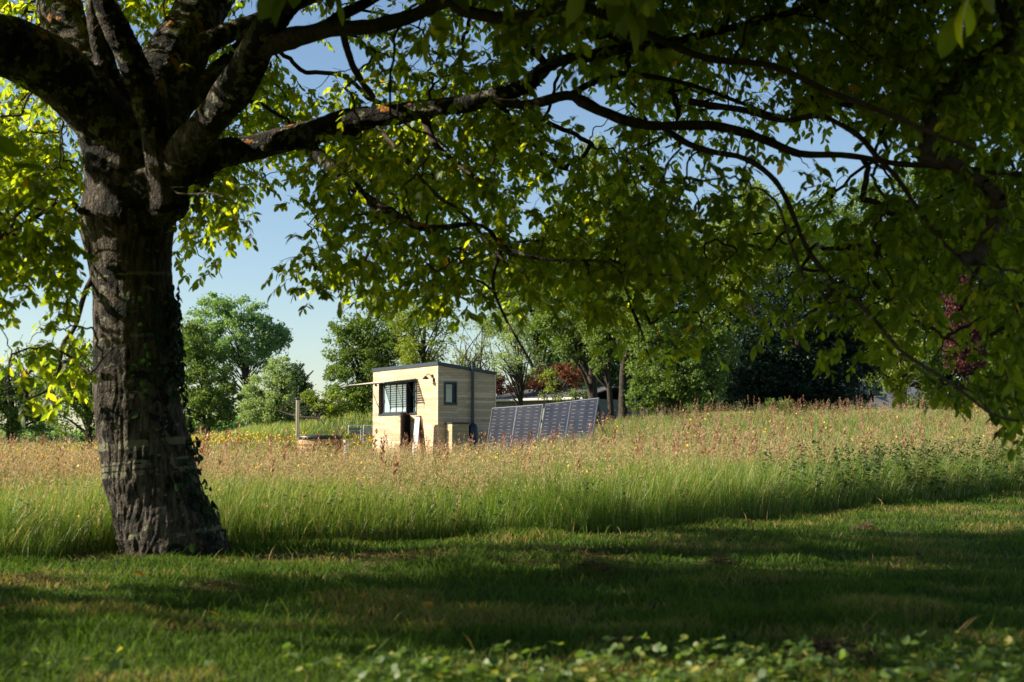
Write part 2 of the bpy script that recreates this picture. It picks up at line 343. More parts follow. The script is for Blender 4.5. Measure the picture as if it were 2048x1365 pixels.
# buttercups
def buttercups(x, y, h, size):
    n = len(x); lean = rand_dirs(n) * .15; b = np.stack([x, y, ground(x, y)], -1); top = b + np.stack([lean[:, 0] * h, lean[:, 1] * h, h], -1)
    a = rng.uniform(0, np.pi, n); s = np.stack([np.cos(a), np.sin(a), 0 * a], -1) * (.0013 * (y / 14))[:, None]
    V1 = np.stack([b - s, b + s, top], 1); T1 = np.arange(n * 3).reshape(n, 3)
    nrm = unit(rand_dirs(n) * .8 + [-.35, -.35, .8]); u = unit(np.cross(nrm, rand_dirs(n))); w = np.cross(nrm, u)
    V2 = [top]; 
    for k in range(10):
        aa = k * np.pi / 5; rr = size * (1.0 if k % 2 == 0 else .72); V2.append(top + (u * math.cos(aa) + w * math.sin(aa)) * rr[:, None] + nrm * (size * (.45 if k % 2 == 0 else .35))[:, None])
    V2 = np.stack(V2, 1); T2 = np.array([[0, 1 + k, 1 + (k + 1) % 10] for k in range(10)])[None] + np.arange(n)[:, None, None] * 11 + 3 * n
    return np.concatenate([V1.reshape(-1, 3), V2.reshape(-1, 3)]), np.concatenate([T1, T2.reshape(-1, 3)]), np.concatenate([np.zeros(3 * n), np.repeat(rng.uniform(.4, 1, n), 11)])
xs, yy = [], []
a, b = sample_ground(8500, 10, 44, 1.3); pr = np.clip(noise2(a * .45, b * .45, 51) * 2.4 - .85, 0, 1) * np.where(1024 + FPX * a / b < 250, 1.5, np.where(1024 + FPX * a / b > 1150, .25, .7)) * np.clip((b - edge_d(a, b)) / 2.5 + .12, 0, 1)
k_ = rng.random(len(a)) < pr; xs.append(a[k_]); yy.append(b[k_])
for (px0, px1, d0, d1, nn) in ((380, 620, 42, 50, 800), (330, 470, 44, 54, 500), (690, 750, 44, 49, 260), (0, 210, 30, 52, 800), (640, 700, 46, 50, 120), (1195, 1300, 56, 70, 420), (60, 200, 12, 18, 60)):
    d = rng.uniform(d0, d1, nn); p = rng.uniform(px0, px1, nn); a = (p - 1024) / FPX * d
    k_ = rng.random(nn) < np.clip(noise2(a * .35, d * .35, 53) * 2.2 - .5, .05, 1); xs.append(a[k_]); yy.append(d[k_])
x = np.concatenate(xs); y = np.concatenate(yy); keep = free_of(x, y); x, y = x[keep], y[keep]; n = len(x)
V, T, r_ = buttercups(x, y, rng.uniform(.40, .70, n) * np.clip(.65 + (y - edge_d(x, y)) * .12, .65, 1), .0145 * np.maximum(y / 15, 1) ** .55 * rng.uniform(.8, 1.25, n))
BC = leafy('buttercup', [(0, (.08, .13, .03)), (.2, (.10, .15, .03)), (.3, (.75, .42, .01)), (1, (.85, .58, .02))], trans=.25, tcol=.8, thue=(1, 1, .6))
tag(add_mesh('buttercups', V, T, BC, attrs={'rnd': r_}), 'yellow buttercups scattered through the meadow', 'wildflower', kind='stuff')

# mown lawn in front
n0 = 260000
x, y = sample_ground(n0, 3.6, 24, 1.55, -.42, .45)
keep = (y < edge_d(x, y) + .25); x, y = x[keep], y[keep]; n = len(x)
tuft = noise2(x * 3.1, y * 3.1, 61); big = noise2(x * 1.1, y * 1.1, 62)
h = .020 + .105 * tuft ** 1.5 * big * 1.8 + rng.exponential(.009, n); h = np.where(rng.random(n) < .02 * (noise2(x * 1.3, y * 1.3, 66) > .5), h + rng.uniform(.04, .13, n), h)
bare = noise2(x * 1.6, y * 3.2, 63)
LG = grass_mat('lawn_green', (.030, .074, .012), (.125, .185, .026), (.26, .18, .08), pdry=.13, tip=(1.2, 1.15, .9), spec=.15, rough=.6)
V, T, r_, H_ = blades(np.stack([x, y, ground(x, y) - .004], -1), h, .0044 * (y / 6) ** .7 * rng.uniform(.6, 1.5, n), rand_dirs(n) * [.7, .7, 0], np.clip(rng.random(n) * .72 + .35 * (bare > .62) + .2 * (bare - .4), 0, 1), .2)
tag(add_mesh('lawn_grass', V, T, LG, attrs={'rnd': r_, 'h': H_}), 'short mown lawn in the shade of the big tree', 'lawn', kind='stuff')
# dried clippings lying in heaps and streaks
px_s, D_s = [], []
def ground_depth(px, py):
    D = EYE * FPX / (py - 882.0)
    for _ in range(8):
        p = at(px, py, D); D = (EYE - ground(p[..., 0], p[..., 1])) * FPX / (py - 882.0)
    return D
cl = []
for (px, py, wx_, wy_, hz, k) in ((1195, 1149, 75, .30, .07, 1500), (1440, 1136, 30, .18, .10, 600), (1180, 1146, 30, .2, .10, 500), (900, 1118, 130, .35, .05, 1500), (1120, 1112, 120, .3, .05, 1300), (430, 1178, 60, .25, .04, 600), (350, 1250, 70, .3, .03, 700), (1000, 1128, 200, .3, .035, 1100),
        (1500, 1076, 150, .5, .03, 700), (1810, 1112, 60, .3, .03, 400), (1730, 1060, 20, .2, .08, 300), (1650, 1300, 70, .25, .03, 700), (240, 1120, 160, .3, .04, 900), (600, 1118, 120, .25, .05, 800), (1250, 1285, 60, .2, .03, 400), (700, 1160, 100, .2, .03, 500), (60, 1160, 80, .2, .03, 400), (1900, 1150, 80, .3, .03, 400), (1330, 1100, 90, .3, .03, 500)):
    D = float(ground_depth(float(px), float(py))); p = at(px, py, D); g = rng.normal(size=(k, 2)); g = g / np.maximum(1, np.linalg.norm(g, axis=1) / 1.7)[:, None]
    xx = p[0] + g[:, 0] * wx_ / FPX * D * .8; yy_ = p[1] + g[:, 1] * wy_ * .6
    hh = hz * np.exp(-.8 * (g ** 2).sum(1)) * rng.random(k) ** .6 + .008
    cl.append(np.stack([xx, yy_, ground(xx, yy_) + hh], -1))
cl = np.concatenate(cl); k = len(cl); d = unit(rand_dirs(k) * [1, 1, .35]); L_ = rng.uniform(.02, .06, k)[:, None]; sd = unit(np.cross(d, rand_dirs(k))) * .0016
md = cl + rand_dirs(k) * .008
V = np.stack([cl - d * L_ - sd, cl - d * L_ + sd, md + sd, md - sd, cl + d * L_], 1).reshape(-1, 3)
T = (np.array([[0, 1, 2], [0, 2, 3], [3, 2, 4]])[None] + np.arange(k)[:, None, None] * 5).reshape(-1, 3)
CLM = leafy('dry_clippings', [(0, (.035, .026, .014)), (.5, (.11, .075, .038)), (1, (.26, .18, .09))], trans=.2, tcol=.8, rough=.8, spec=.1, thue=(1, 1, .9))
tag(add_mesh('grass_clippings', V, T, CLM, attrs={'rnd': np.repeat(rng.random(k), 5)}), 'brown heaps of dried clippings on the mown lawn', 'clippings', kind='stuff')

# ================================================================ THE BIG WALNUT TREE
walnut = empty('walnut_tree', (TRUNK[0], TRUNK[1], 0), 0, 'huge old walnut with leaning lichen-spotted trunk and spreading leafy boughs over the lawn', 'tree')
WO = np.array([TRUNK[0], TRUNK[1], 0])
# limbs: px, py, distance, width in px  (2048-wide picture)
LIMBS = {
 'trunk': [(352, 1165, 10.25, 236), (349, 1118, 10.25, 218), (336, 1070, 10.25, 200), (313, 1000, 10.25, 192), (290, 900, 10.25, 184), (274, 800, 10.25, 168), (269, 700, 10.25, 162), (268, 600, 10.25, 156), (259, 510, 10.25, 168), (255, 440, 10.25, 184), (262, 370, 10.25, 182), (262, 310, 10.25, 182), (240, 250, 10.3, 178), (214, 200, 10.3, 150)],
 'A': [(250, 300, 10.2, 120), (185, 215, 10.0, 128), (110, 140, 9.8, 128), (30, 100, 9.6, 122), (-70, 60, 9.3, 115), (-260, -60, 9.0, 95), (-500, -220, 8.6, 60)],
 'B': [(225, 240, 10.3, 150), (170, 150, 10.5, 116), (130, 50, 10.7, 92), (105, -60, 10.9, 84), (60, -300, 11.2, 60)],
 'C': [(332, 420, 9.95, 66), (326, 352, 9.9, 64), (304, 250, 9.8, 60), (278, 155, 9.7, 58), (240, 70, 9.6, 56), (205, -10, 9.5, 52), (160, -160, 9.3, 42), (120, -400, 9.0, 30)],
 'D': [(280, 280, 10.4, 150), (320, 180, 10.6, 128), (370, 80, 10.9, 112), (420, -20, 11.2, 104), (500, -200, 11.6, 80), (560, -420, 12, 50)],
 'B2': [(235, 210, 10.1, 60), (205, 110, 10.0, 40), (190, 20, 9.9, 34), (180, -120, 9.8, 26)],
 'E': [(345, 370, 10.0, 84), (372, 306, 9.8, 74), (416, 246, 9.5, 70), (468, 180, 9.2, 74), (508, 108, 8.9, 70), (545, 38, 8.6, 66), (600, -30, 8.3, 60), (720, -200, 7.8, 44)],
 'F': [(525, 95, 8.8, 50), (580, 76, 8.6, 44), (646, 62, 8.4, 36), (716, 52, 8.2, 32), (822, 27, 8.0, 30), (892, 9, 7.8, 28), (930, 28, 7.6, 26), (1050, 32, 7.3, 25), (1150, 5, 7.0, 22), (1300, -60, 6.8, 16)],
 'F2': [(640, 62, 8.4, 26), (690, 28, 8.5, 24), (760, -10, 8.6, 22), (860, -80, 8.6, 18)],
 'G': [(325, 300, 10.4, 46), (350, 240, 10.5, 46), (390, 190, 10.6, 46), (440, 140, 10.8, 40), (480, 100, 11.0, 34), (560, 20, 11.3, 26)],
 'H': [(330, 180, 10.6, 70), (390, 108, 10.7, 48), (455, 66, 10.8, 42), (520, 38, 11, 38), (640, -20, 11.2, 30)],
 'I': [(330, 380, 10.2, 90), (385, 345, 10.3, 76), (435, 311, 10.3, 62), (505, 293, 10.3, 54), (576, 281, 10.2, 52), (646, 262, 10.1, 52), (716, 238, 10.0, 52), (787, 227, 9.9, 44), (857, 218, 9.8, 40), (927, 207, 9.7, 37), (998, 193, 9.6, 33), (1050, 177, 9.5, 31), (1082, 148, 9.4, 30), (1110, 131, 9.3, 28), (1169, 118, 9.2, 26), (1230, 104, 9.1, 22), (1330, 84, 9.0, 20), (1450, 60, 8.9, 17), (1600, 20, 8.7, 14), (1760, -40, 8.5, 10)],
 'J': [(985, 205, 9.6, 20), (1050, 211, 9.5, 20), (1100, 205, 9.4, 20), (1141, 198, 9.3, 22), (1180, 217, 9.2, 24), (1246, 240, 9.1, 23), (1300, 250, 9.0, 21), (1352, 248, 8.9, 20), (1422, 246, 8.8, 18), (1475, 257, 8.7, 19), (1527, 278, 8.6, 17), (1580, 300, 8.5, 16), (1633, 313, 8.4, 14), (1720, 318, 8.2, 12), (1850, 326, 8.0, 11), (2000, 345, 7.8, 9), (2150, 380, 7.5, 7)],
 'J2': [(1141, 198, 9.3, 16), (1190, 168, 9.3, 14), (1250, 150, 9.3, 12), (1340, 160, 9.2, 10), (1450, 190, 9.1, 9), (1600, 250, 9.0, 7)],
 'K': [(1318, 250, 9.0, 14), (1340, 262, 8.9, 14), (1380, 287, 8.8, 13), (1440, 302, 8.6, 12), (1510, 327, 8.4, 12), (1549, 362, 8.3, 11), (1577, 415, 8.1, 10), (1608, 480, 7.9, 10), (1640, 525, 7.7, 10), (1670, 559, 7.6, 9), (1716, 599, 7.4, 9), (1763, 658, 7.2, 8.5), (1795, 698, 7.0, 8), (1835, 724, 6.9, 8), (1878, 750, 6.7, 7), (1927, 788, 6.5, 6.5), (1977, 823, 6.3, 6), (2035, 835, 6.1, 5)],
 'L': [(585, 288, 10.2, 32), (611, 299, 10.15, 30), (646, 323, 10.0, 27), (688, 359, 9.9, 25), (734, 397, 9.8, 22), (780, 424, 9.7, 20), (822, 447, 9.6, 17), (870, 457, 9.5, 15), (927, 454, 9.4, 13), (970, 457, 9.3, 12), (1004, 490, 9.2, 12), (1041, 503, 9.1, 11), (1097, 519, 9.0, 10), (1146, 521, 8.9, 9), (1199, 521, 8.8, 8), (1242, 545, 8.7, 7), (1262, 610, 8.6, 6), (1285, 670, 8.5, 6), (1304, 732, 8.4, 5), (1332, 776, 8.3, 4)],
 'M': [(755, 250, 9.9, 9), (775, 275, 9.8, 9), (822, 334, 9.6, 9), (875, 387, 9.4, 8), (948, 450, 9.2, 7), (1010, 520, 9.0, 6)],
 'N': [(846, 232, 9.8, 16), (858, 268, 9.8, 15), (870, 296, 9.7, 14), (900, 318, 9.6, 12), (930, 338, 9.5, 10), (985, 370, 9.3, 7)],
 'O': [(684, 40, 8.5, 14), (690, 80, 8.8, 14), (712, 145, 9.3, 14), (745, 190, 9.9, 14)],
 'S': [(210, 380, 10.2, 20), (165, 420, 10.0, 14), (140, 400, 9.8, 12), (100, 420, 9.6, 10), (40, 460, 9.4, 8), (-60, 520, 9.2, 6)],
 'S2': [(195, 540, 10.3, 16), (170, 590, 10.0, 11), (150, 650, 9.7, 9), (125, 690, 9.5, 8), (118, 740, 9.4, 7), (100, 775, 9.3, 6), (50, 800, 9.2, 4)],
 'T': [(1380, 200, 9.0, 16), (1480, 215, 8.8, 14), (1560, 240, 8.5, 12), (1640, 235, 8.2, 11), (1730, 290, 7.8, 11), (1800, 370, 7.4, 10), (1870, 470, 7.0, 8), (1960, 560, 6.6, 6)],
 'U': [(1150, 5, 7.0, 22), (1270, 60, 7.0, 18), (1400, 110, 6.9, 15), (1500, 130, 6.8, 14), (1640, 170, 6.6, 13), (1780, 220, 6.3, 11), (1950, 300, 6.0, 8)],
 'V': [(1004, 490, 9.2, 9), (985, 560, 9.3, 7), (1005, 626, 9.2, 6), (1030, 679, 9.1, 5), (1065, 735, 9.0, 4)],
}
DROP = {'trunk', 'A', 'B', 'C', 'D', 'E', 'G', 'H', 'I', 'L', 'B2'}
remesh_bits = MB(); twigs = MB(); nodes = []; node_r = []
for nm, L in LIMBS.items():
    a = np.array(L, float); P = at(a[:, 0], a[:, 1], a[:, 2]); r = a[:, 3] * a[:, 2] / FPX / 2
    ln = np.linalg.norm(np.diff(P, axis=0), axis=1).sum(); P2, r2 = resample(P, max(8, int(ln / .07)), r)
    wob = (noise(P2 * 3.1, 5)[:, None] - .5) * .06 * np.array([[0, 0, 1]]) if nm != 'trunk' else 0
    P2 = P2 + wob * np.minimum(1, .05 / np.maximum(r2, .01))[:, None]
    r2 = r2 * (1 + .16 * (noise(P2 * 5.0, 8) - .5))
    if nm in DROP: remesh_bits.tube(P2 - WO, r2, 20)
    else:
        rr = np.maximum(r2, .006)
        v, q = tube_arrays(P2 - WO, rr, 9); vv = v; twigs.raw(v + unit(v - np.repeat(P2 - WO, 9, 0)) * ((noise(v * 28, 3) - .5) * .35 * np.repeat(rr, 9))[:, None], q=q)
    if nm != 'trunk': nodes.append(P2[3:]); node_r.append(r2[3:])
# root flare and burrs
for a_ in (0.2, 1.3, 2.4, 3.3, 4.4, 5.5):
    c = np.array([math.cos(a_), math.sin(a_), 0]); remesh_bits.tube([c * .20 + [0, 0, .30], c * .28 + [0, 0, .08], c * .36 + [0, 0, -.12]], [.09, .11, .10], 12)
for (px, py, D, r_px) in ((186, 445, 10.15, 30), (335, 405, 10.0, 44), (700, 258, 10.05, 25), (752, 232, 9.95, 23), (300, 375, 10.03, 48), (215, 330, 10.1, 50)):
    p = at(px, py, D) - WO; rr = r_px * D / FPX; t = np.linspace(-1, 1, 7); remesh_bits.tube([p + [0, 0, k * rr] for k in t], rr * np.sqrt(np.maximum(1 - t ** 2, .03)), 14)
tmp = remesh_bits.build('tmp', [])
md_ = tmp.modifiers.new('r', 'REMESH'); md_.mode = 'VOXEL'; md_.voxel_size = .010
sm_ = tmp.modifiers.new('s', 'SMOOTH'); sm_.factor = .6; sm_.iterations = 7
dg = bpy.context.evaluated_depsgraph_get(); ev = tmp.evaluated_get(dg).to_mesh()
nvt = len(ev.vertices); co = np.empty(nvt * 3, np.float32); ev.vertices.foreach_get('co', co); co = co.reshape(-1, 3).astype(float)
no = np.empty(nvt * 3, np.float32); ev.vertices.foreach_get('normal', no); no = no.reshape(-1, 3).astype(float)
nq = len(ev.polygons); lq = np.empty(nq * 4, np.int32); ev.loops.foreach_get('vertex_index', lq); lq = lq.reshape(-1, 4)
bpy.data.objects.remove(tmp)
trunkness = np.clip((3.1 - co[:, 2]) / .7, 0, 1) * np.clip((.75 - np.abs(co[:, 0] + .28)) / .2, 0, 1)
wz = co + np.stack([noise(co * [2, 2, 1.2], 70), noise(co * [2, 2, 1.2], 71), 0 * co[:, 0]], -1) * .16
ridge = 1 - np.abs(noise(wz * [34, 34, 4.2], 72) * 2 - 1); ridge2 = 1 - np.abs(noise(wz * [52, 52, 8], 73) * 2 - 1)
lump = noise(co * 6, 74) - .5; knob = noise(co * 26, 75) - .5
low = np.clip((1.9 - co[:, 2]) / 1.5, 0.25, 1)
disp = trunkness * (-.009 * low * np.clip(ridge - .45, 0, 1) * 2.6 - .009 * low * np.clip(ridge2 - .5, 0, 1) * 2) + lump * .016 + knob * (.007 + .004 * (1 - trunkness)) + (noise(co * 60, 76) - .5) * .004
co2 = co + no * disp[:, None]
w = co + WO
t_ = co[:, 2] - .10 * (co[:, 0] + .15)
def band(c, hw): return np.clip(1 - ((t_ - c) / hw) ** 2, 0, 1)
bands = np.maximum.reduce([band(.815, .034), band(.655, .018), band(.69, .012), band(.61, .022), band(.17, .02), band(1.58, .012), band(1.33, .016), band(2.02, .012)])
def fbm(p, sd): return noise(p, sd) * .55 + noise(p * 2.3, sd + 200) * .28 + noise(p * 5.1, sd + 300) * .17
f_small = fbm(co * [17, 17, 22], 80); f_mid = fbm(co * [13, 13, 16], 83)
lich = np.clip(bands * 1.6, 0, 1) * np.clip((fbm(co * [24, 24, 5], 81) - .34) * 7, 0, 1) * np.clip((noise(co * 3.1, 84) - .2) * 4, 0, 1) + np.clip((f_small - .64) * 12, 0, 1) * .75
limb = 1 - trunkness; lich = lich + limb * np.clip((f_mid - .60) * 14, 0, 1) * .95
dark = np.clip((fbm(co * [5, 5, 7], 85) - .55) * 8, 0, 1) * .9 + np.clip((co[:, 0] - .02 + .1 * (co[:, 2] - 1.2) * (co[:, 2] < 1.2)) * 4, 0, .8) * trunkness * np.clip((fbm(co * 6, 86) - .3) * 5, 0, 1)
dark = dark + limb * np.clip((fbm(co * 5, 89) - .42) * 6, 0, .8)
orange = limb * np.clip((fbm(co * 10, 87) - .63) * 12, 0, 1) * np.clip(no[:, 2] * 2 + .2, 0, 1)
def bark_mat():
    m, nt, N, L = new_mat('walnut_bark')
    tc = N.new('ShaderNodeTexCoord'); mp = N.new('ShaderNodeMapping'); mp.inputs['Scale'].default_value = (30, 30, 5.5); L.new(tc.outputs['Object'], mp.inputs[0])
    n1 = N.new('ShaderNodeTexNoise'); n1.inputs['Scale'].default_value = 1; n1.inputs['Detail'].default_value = 8; n1.inputs['Roughness'].default_value = .65; L.new(mp.outputs[0], n1.inputs['Vector'])
    n2 = N.new('ShaderNodeTexNoise'); n2.inputs['Scale'].default_value = 60; n2.inputs['Detail'].default_value = 6; L.new(tc.outputs['Object'], n2.inputs['Vector'])
    r = ramp(nt, [(.34, (.012, .010, .008)), (.48, (.060, .050, .040)), (.70, (.170, .145, .115))]); L.new(n1.outputs[0], r.inputs[0])
    def att(n):
        a = N.new('ShaderNodeAttribute'); a.attribute_name = n; return a.outputs['Fac']
    def mixc(prev, fac, col, gain=1.):
        a = N.new('ShaderNodeMath'); a.operation = 'MULTIPLY_ADD'; L.new(n2.outputs[0], a.inputs[0]); a.inputs[1].default_value = 1.1; a.inputs[2].default_value = -.55
        s = N.new('ShaderNodeMath'); s.operation = 'ADD'; L.new(fac, s.inputs[0]); L.new(a.outputs[0], s.inputs[1])
        mr = N.new('ShaderNodeMapRange'); mr.inputs['From Min'].default_value = .38; mr.inputs['From Max'].default_value = .62; mr.inputs['To Max'].default_value = gain; L.new(s.outputs[0], mr.inputs[0])
        x = N.new('ShaderNodeMix'); x.data_type = 'RGBA'; L.new(mr.outputs[0], x.inputs[0]); L.new(prev, x.inputs[6]); x.inputs[7].default_value = (*col, 1); return x.outputs[2]
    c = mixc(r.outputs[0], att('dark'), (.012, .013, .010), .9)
    c = mixc(c, att('lichen'), (.21, .205, .135), .8)
    c = mixc(c, att('orange'), (.42, .17, .03), .8)
    b = N.new('ShaderNodeBsdfPrincipled'); b.inputs['Roughness'].default_value = .9; b.inputs['Specular IOR Level'].default_value = .15; L.new(c, b.inputs['Base Color'])
    bp = N.new('ShaderNodeBump'); bp.inputs['Strength'].default_value = 1.0; bp.inputs['Distance'].default_value = .03
    ad = N.new('ShaderNodeMath'); ad.operation = 'ADD'; L.new(n1.outputs[0], ad.inputs[0]); L.new(n2.outputs[0], ad.inputs[1]); L.new(ad.outputs[0], bp.inputs['Height']); L.new(bp.outputs[0], b.inputs['Normal'])
    o = N.new('ShaderNodeOutputMaterial'); L.new(b.outputs[0], o.inputs[0]); return m
BARK = bark_mat()
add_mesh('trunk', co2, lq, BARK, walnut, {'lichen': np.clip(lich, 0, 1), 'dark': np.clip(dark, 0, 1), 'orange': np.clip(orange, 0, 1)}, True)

# --- where foliage hangs in the picture (one digit per 64 px cell, rows from the top)
DM = """56566555544435677889999999999999
53445444012545265788888788999999
55534556504743565268867478999999
66634778656556776114553346789999
77703376566888888526544652158999
88703788378888776546545414224789
77700387337676677545555436456889
77700496024555677777655554566778
65600441466666666667655444556667
35600310134555554555444444555446
35700100001224313333343334455336
36800100000000012222332123344236
25600000000000000000110001234556
12200000000000000000000000000015"""
DM = np.array([[int(c) for c in r] for r in DM.split()], float)
def dens(px, py):
    gx = np.clip((px - 32) / 64, 0, 30.999); gy = np.clip((py - 32) / 64, 0, 12.999)
    i = gx.astype(int); j = gy.astype(int); a = gx - i; b = gy - j
    v = DM[j, i] * (1 - a) * (1 - b) + DM[j, i + 1] * a * (1 - b) + DM[j + 1, i] * (1 - a) * b + DM[j + 1, i + 1] * a * b
    return np.where(py > 900, 0, v)
def project(p):
    q = p - np.array([0, 0, EYE]); fw = q[..., 1] * CP + q[..., 2] * SP; up = -q[..., 1] * SP + q[..., 2] * CP
    fw_ = np.where(np.abs(fw) < .05, .05, fw); return 1024 + FPX * q[..., 0] / fw_, 682.5 - FPX * up / fw_, fw
NA = 9000
px = rng.uniform(-70, 2170, NA); py = rng.uniform(-160, 880, NA)
k_ = rng.random(NA) < (dens(px, py + 25) / 9) ** 1.1 * .27; px, py = px[k_], py[k_]
dm = np.interp(px, [0, 400, 1000, 1500, 2048], [9.2, 10.4, 10.4, 9.6, 8.6])
D = dm + rng.normal(0, 1.25, len(px)); D = np.clip(D, np.interp(px, [0, 300, 900, 1500, 2048], [8.3, 9.0, 7.6, 7.2, 6.6]), 13); D = np.where(px < 360, np.minimum(D, rng.uniform(8.6, 10.1, len(px))), D)
nearl = (px > 930) & (px < 1130) & (py < 130) & (rng.random(len(px)) < .12); D = np.where(nearl, 5.6, D)
# lower edge of the crown hangs nearer on the right
D = np.where((px > 1550) & (py > 560), np.clip(D, 6.6, 9.5), D)
limbz = ((px < 620) & (py < 400) & (rng.random(len(px)) < .93)); D = np.where(limbz, np.maximum(D, rng.uniform(10.5, 12.2, len(px))), D)
anch = at(px, py - 30, D)
# unseen crown above, left and over the camera, added to shade lawn and boughs
NO = 15000
e = rand_dirs(NO) * rng.random((NO, 1)) ** .45; off = np.array([-1.6, 6.6, 5.9]) + e * np.array([7.6, 8.2, 3.7])
ox, oy, of = project(off)
vis = (of > 0) & (ox > -160) & (ox < 2200) & (oy > -220) & (oy < 1500)
off = off[~vis]; off = off[~((off[:, 0] < -4.3) & (off[:, 1] > 8.2)) & ~((off[:, 1] > 10.2) & (off[:, 2] < 3.6 - .55 * off[:, 0]))]; off = off[(off[:, 2] > 1.5) & (np.linalg.norm(off - [0, 0, EYE], axis=1) > 2.4)][:6200]
# low unseen leaf clusters on the left, added to shade the lawn
SIDE_SHADE = np.stack([rng.uniform(-9.5, -4.2, 330), rng.uniform(2.6, 9.4, 330), rng.uniform(1.1, 5.2, 330)], -1)
sx, sy, sf = project(SIDE_SHADE); SIDE_SHADE = SIDE_SHADE[(sx < -150) & (SIDE_SHADE[:, 1] < 8.2) & ((SIDE_SHADE[:, 1] > 5.6) | (rng.random(len(SIDE_SHADE)) < .35))]
TOP_SHADE = np.stack([rng.uniform(-2.2, 3.2, 1300), rng.uniform(4.6, 9.6, 1300), rng.uniform(2.6, 5.6, 1300)], -1); rx_, ry_, _f = project(TOP_SHADE); TOP_SHADE = TOP_SHADE[ry_ < -190]  # dense unseen clusters above the frame, added to darken the right-hand leaves
def corridor(p): return (p[:, 1] > 3.5) & (p[:, 1] < 5.35) & (p[:, 2] > -.52 * p[:, 0] - .5) & (p[:, 2] < .52 * (2.3 - p[:, 0]) + .6) & (rng.random(len(p)) < .88)  # lane kept thin of unseen leaves so sun reaches the clover
off = off[~corridor(off)]; SIDE_SHADE = SIDE_SHADE[~corridor(SIDE_SHADE)]; TOP_SHADE = TOP_SHADE[~corridor(TOP_SHADE)]
allA = np.concatenate([anch, off, SIDE_SHADE, TOP_SHADE])
skel = np.concatenate(nodes); srad = np.concatenate(node_r)
d0 = np.array([np.min(((skel - a) ** 2).sum(1)) for a in allA]); allA = allA[np.argsort(d0)]
cap = len(skel) + 5 * len(allA); SK = np.zeros((cap, 3)); SK[:len(skel)] = skel; ns = len(skel); par = np.full(cap, -1); cnt = np.zeros(cap)
chains = []
for a in allA:
    dv = SK[:ns] - a; ds = np.sqrt((dv ** 2).sum(1)) + .25 * np.maximum(dv[:, 2] * 0, 0); j = int(np.argmin(ds)); p0 = SK[j].copy(); L_ = np.linalg.norm(a - p0)
    m_ = 4; t = np.linspace(0, 1, m_ + 1)[1:, None]
    side = np.cross(a - p0, rand_dirs(1)[0]); side = side / (np.linalg.norm(side) + 1e-6)
    Q = p0 + (a - p0) * t + side * (np.sin(t * np.pi) * L_ * rng.uniform(.02, .16)) + np.array([0, 0, 1]) * (np.sin(t * np.pi) * L_ * .10) + rng.normal(size=(m_, 3)) * .02 * min(L_, 1)
    pr_ = j
    for k in range(m_): SK[ns] = Q[k]; par[ns] = pr_; pr_ = ns; ns += 1
    chains.append((j, ns - m_, ns))
for i in range(ns - 1, len(skel) - 1, -1):
    cnt[i] += 1; cnt[par[i]] += cnt[i] if par[i] >= 0 else 0
rad = .0021 * np.maximum(cnt, 1) ** .42; rad[:len(skel)] = 1
for (j, a_, b_) in chains:
    P = np.concatenate([SK[j:j + 1], SK[a_:b_]]); r = rad[a_:b_]; r = np.concatenate([[min(rad[j], r[0] * 1.15)], r]); P, r = resample(P, 9, r)
    P[1:-1] += rng.normal(size=(len(P) - 2, 3)) * .007
    v, q = tube_arrays(P - WO, r, 5); twigs.raw(v, q=q)

LPX = []
for nm, L in LIMBS.items():
    a = np.array(L, float)
    for q_ in range(len(a) - 1):
        sg = max(2, int(np.hypot(*(a[q_ + 1, :2] - a[q_, :2])) / 16))
        for t in np.linspace(0, 1, sg, endpoint=False): c = a[q_] * (1 - t) + a[q_ + 1] * t; LPX.append([c[0], c[1], c[2], c[3] / 2 + (15 if c[3] > 14 else 9)])
LPX = np.array(LPX); LPX = LPX[(LPX[:, 0] > -60) & (LPX[:, 0] < 2100) & (LPX[:, 1] > -60)]
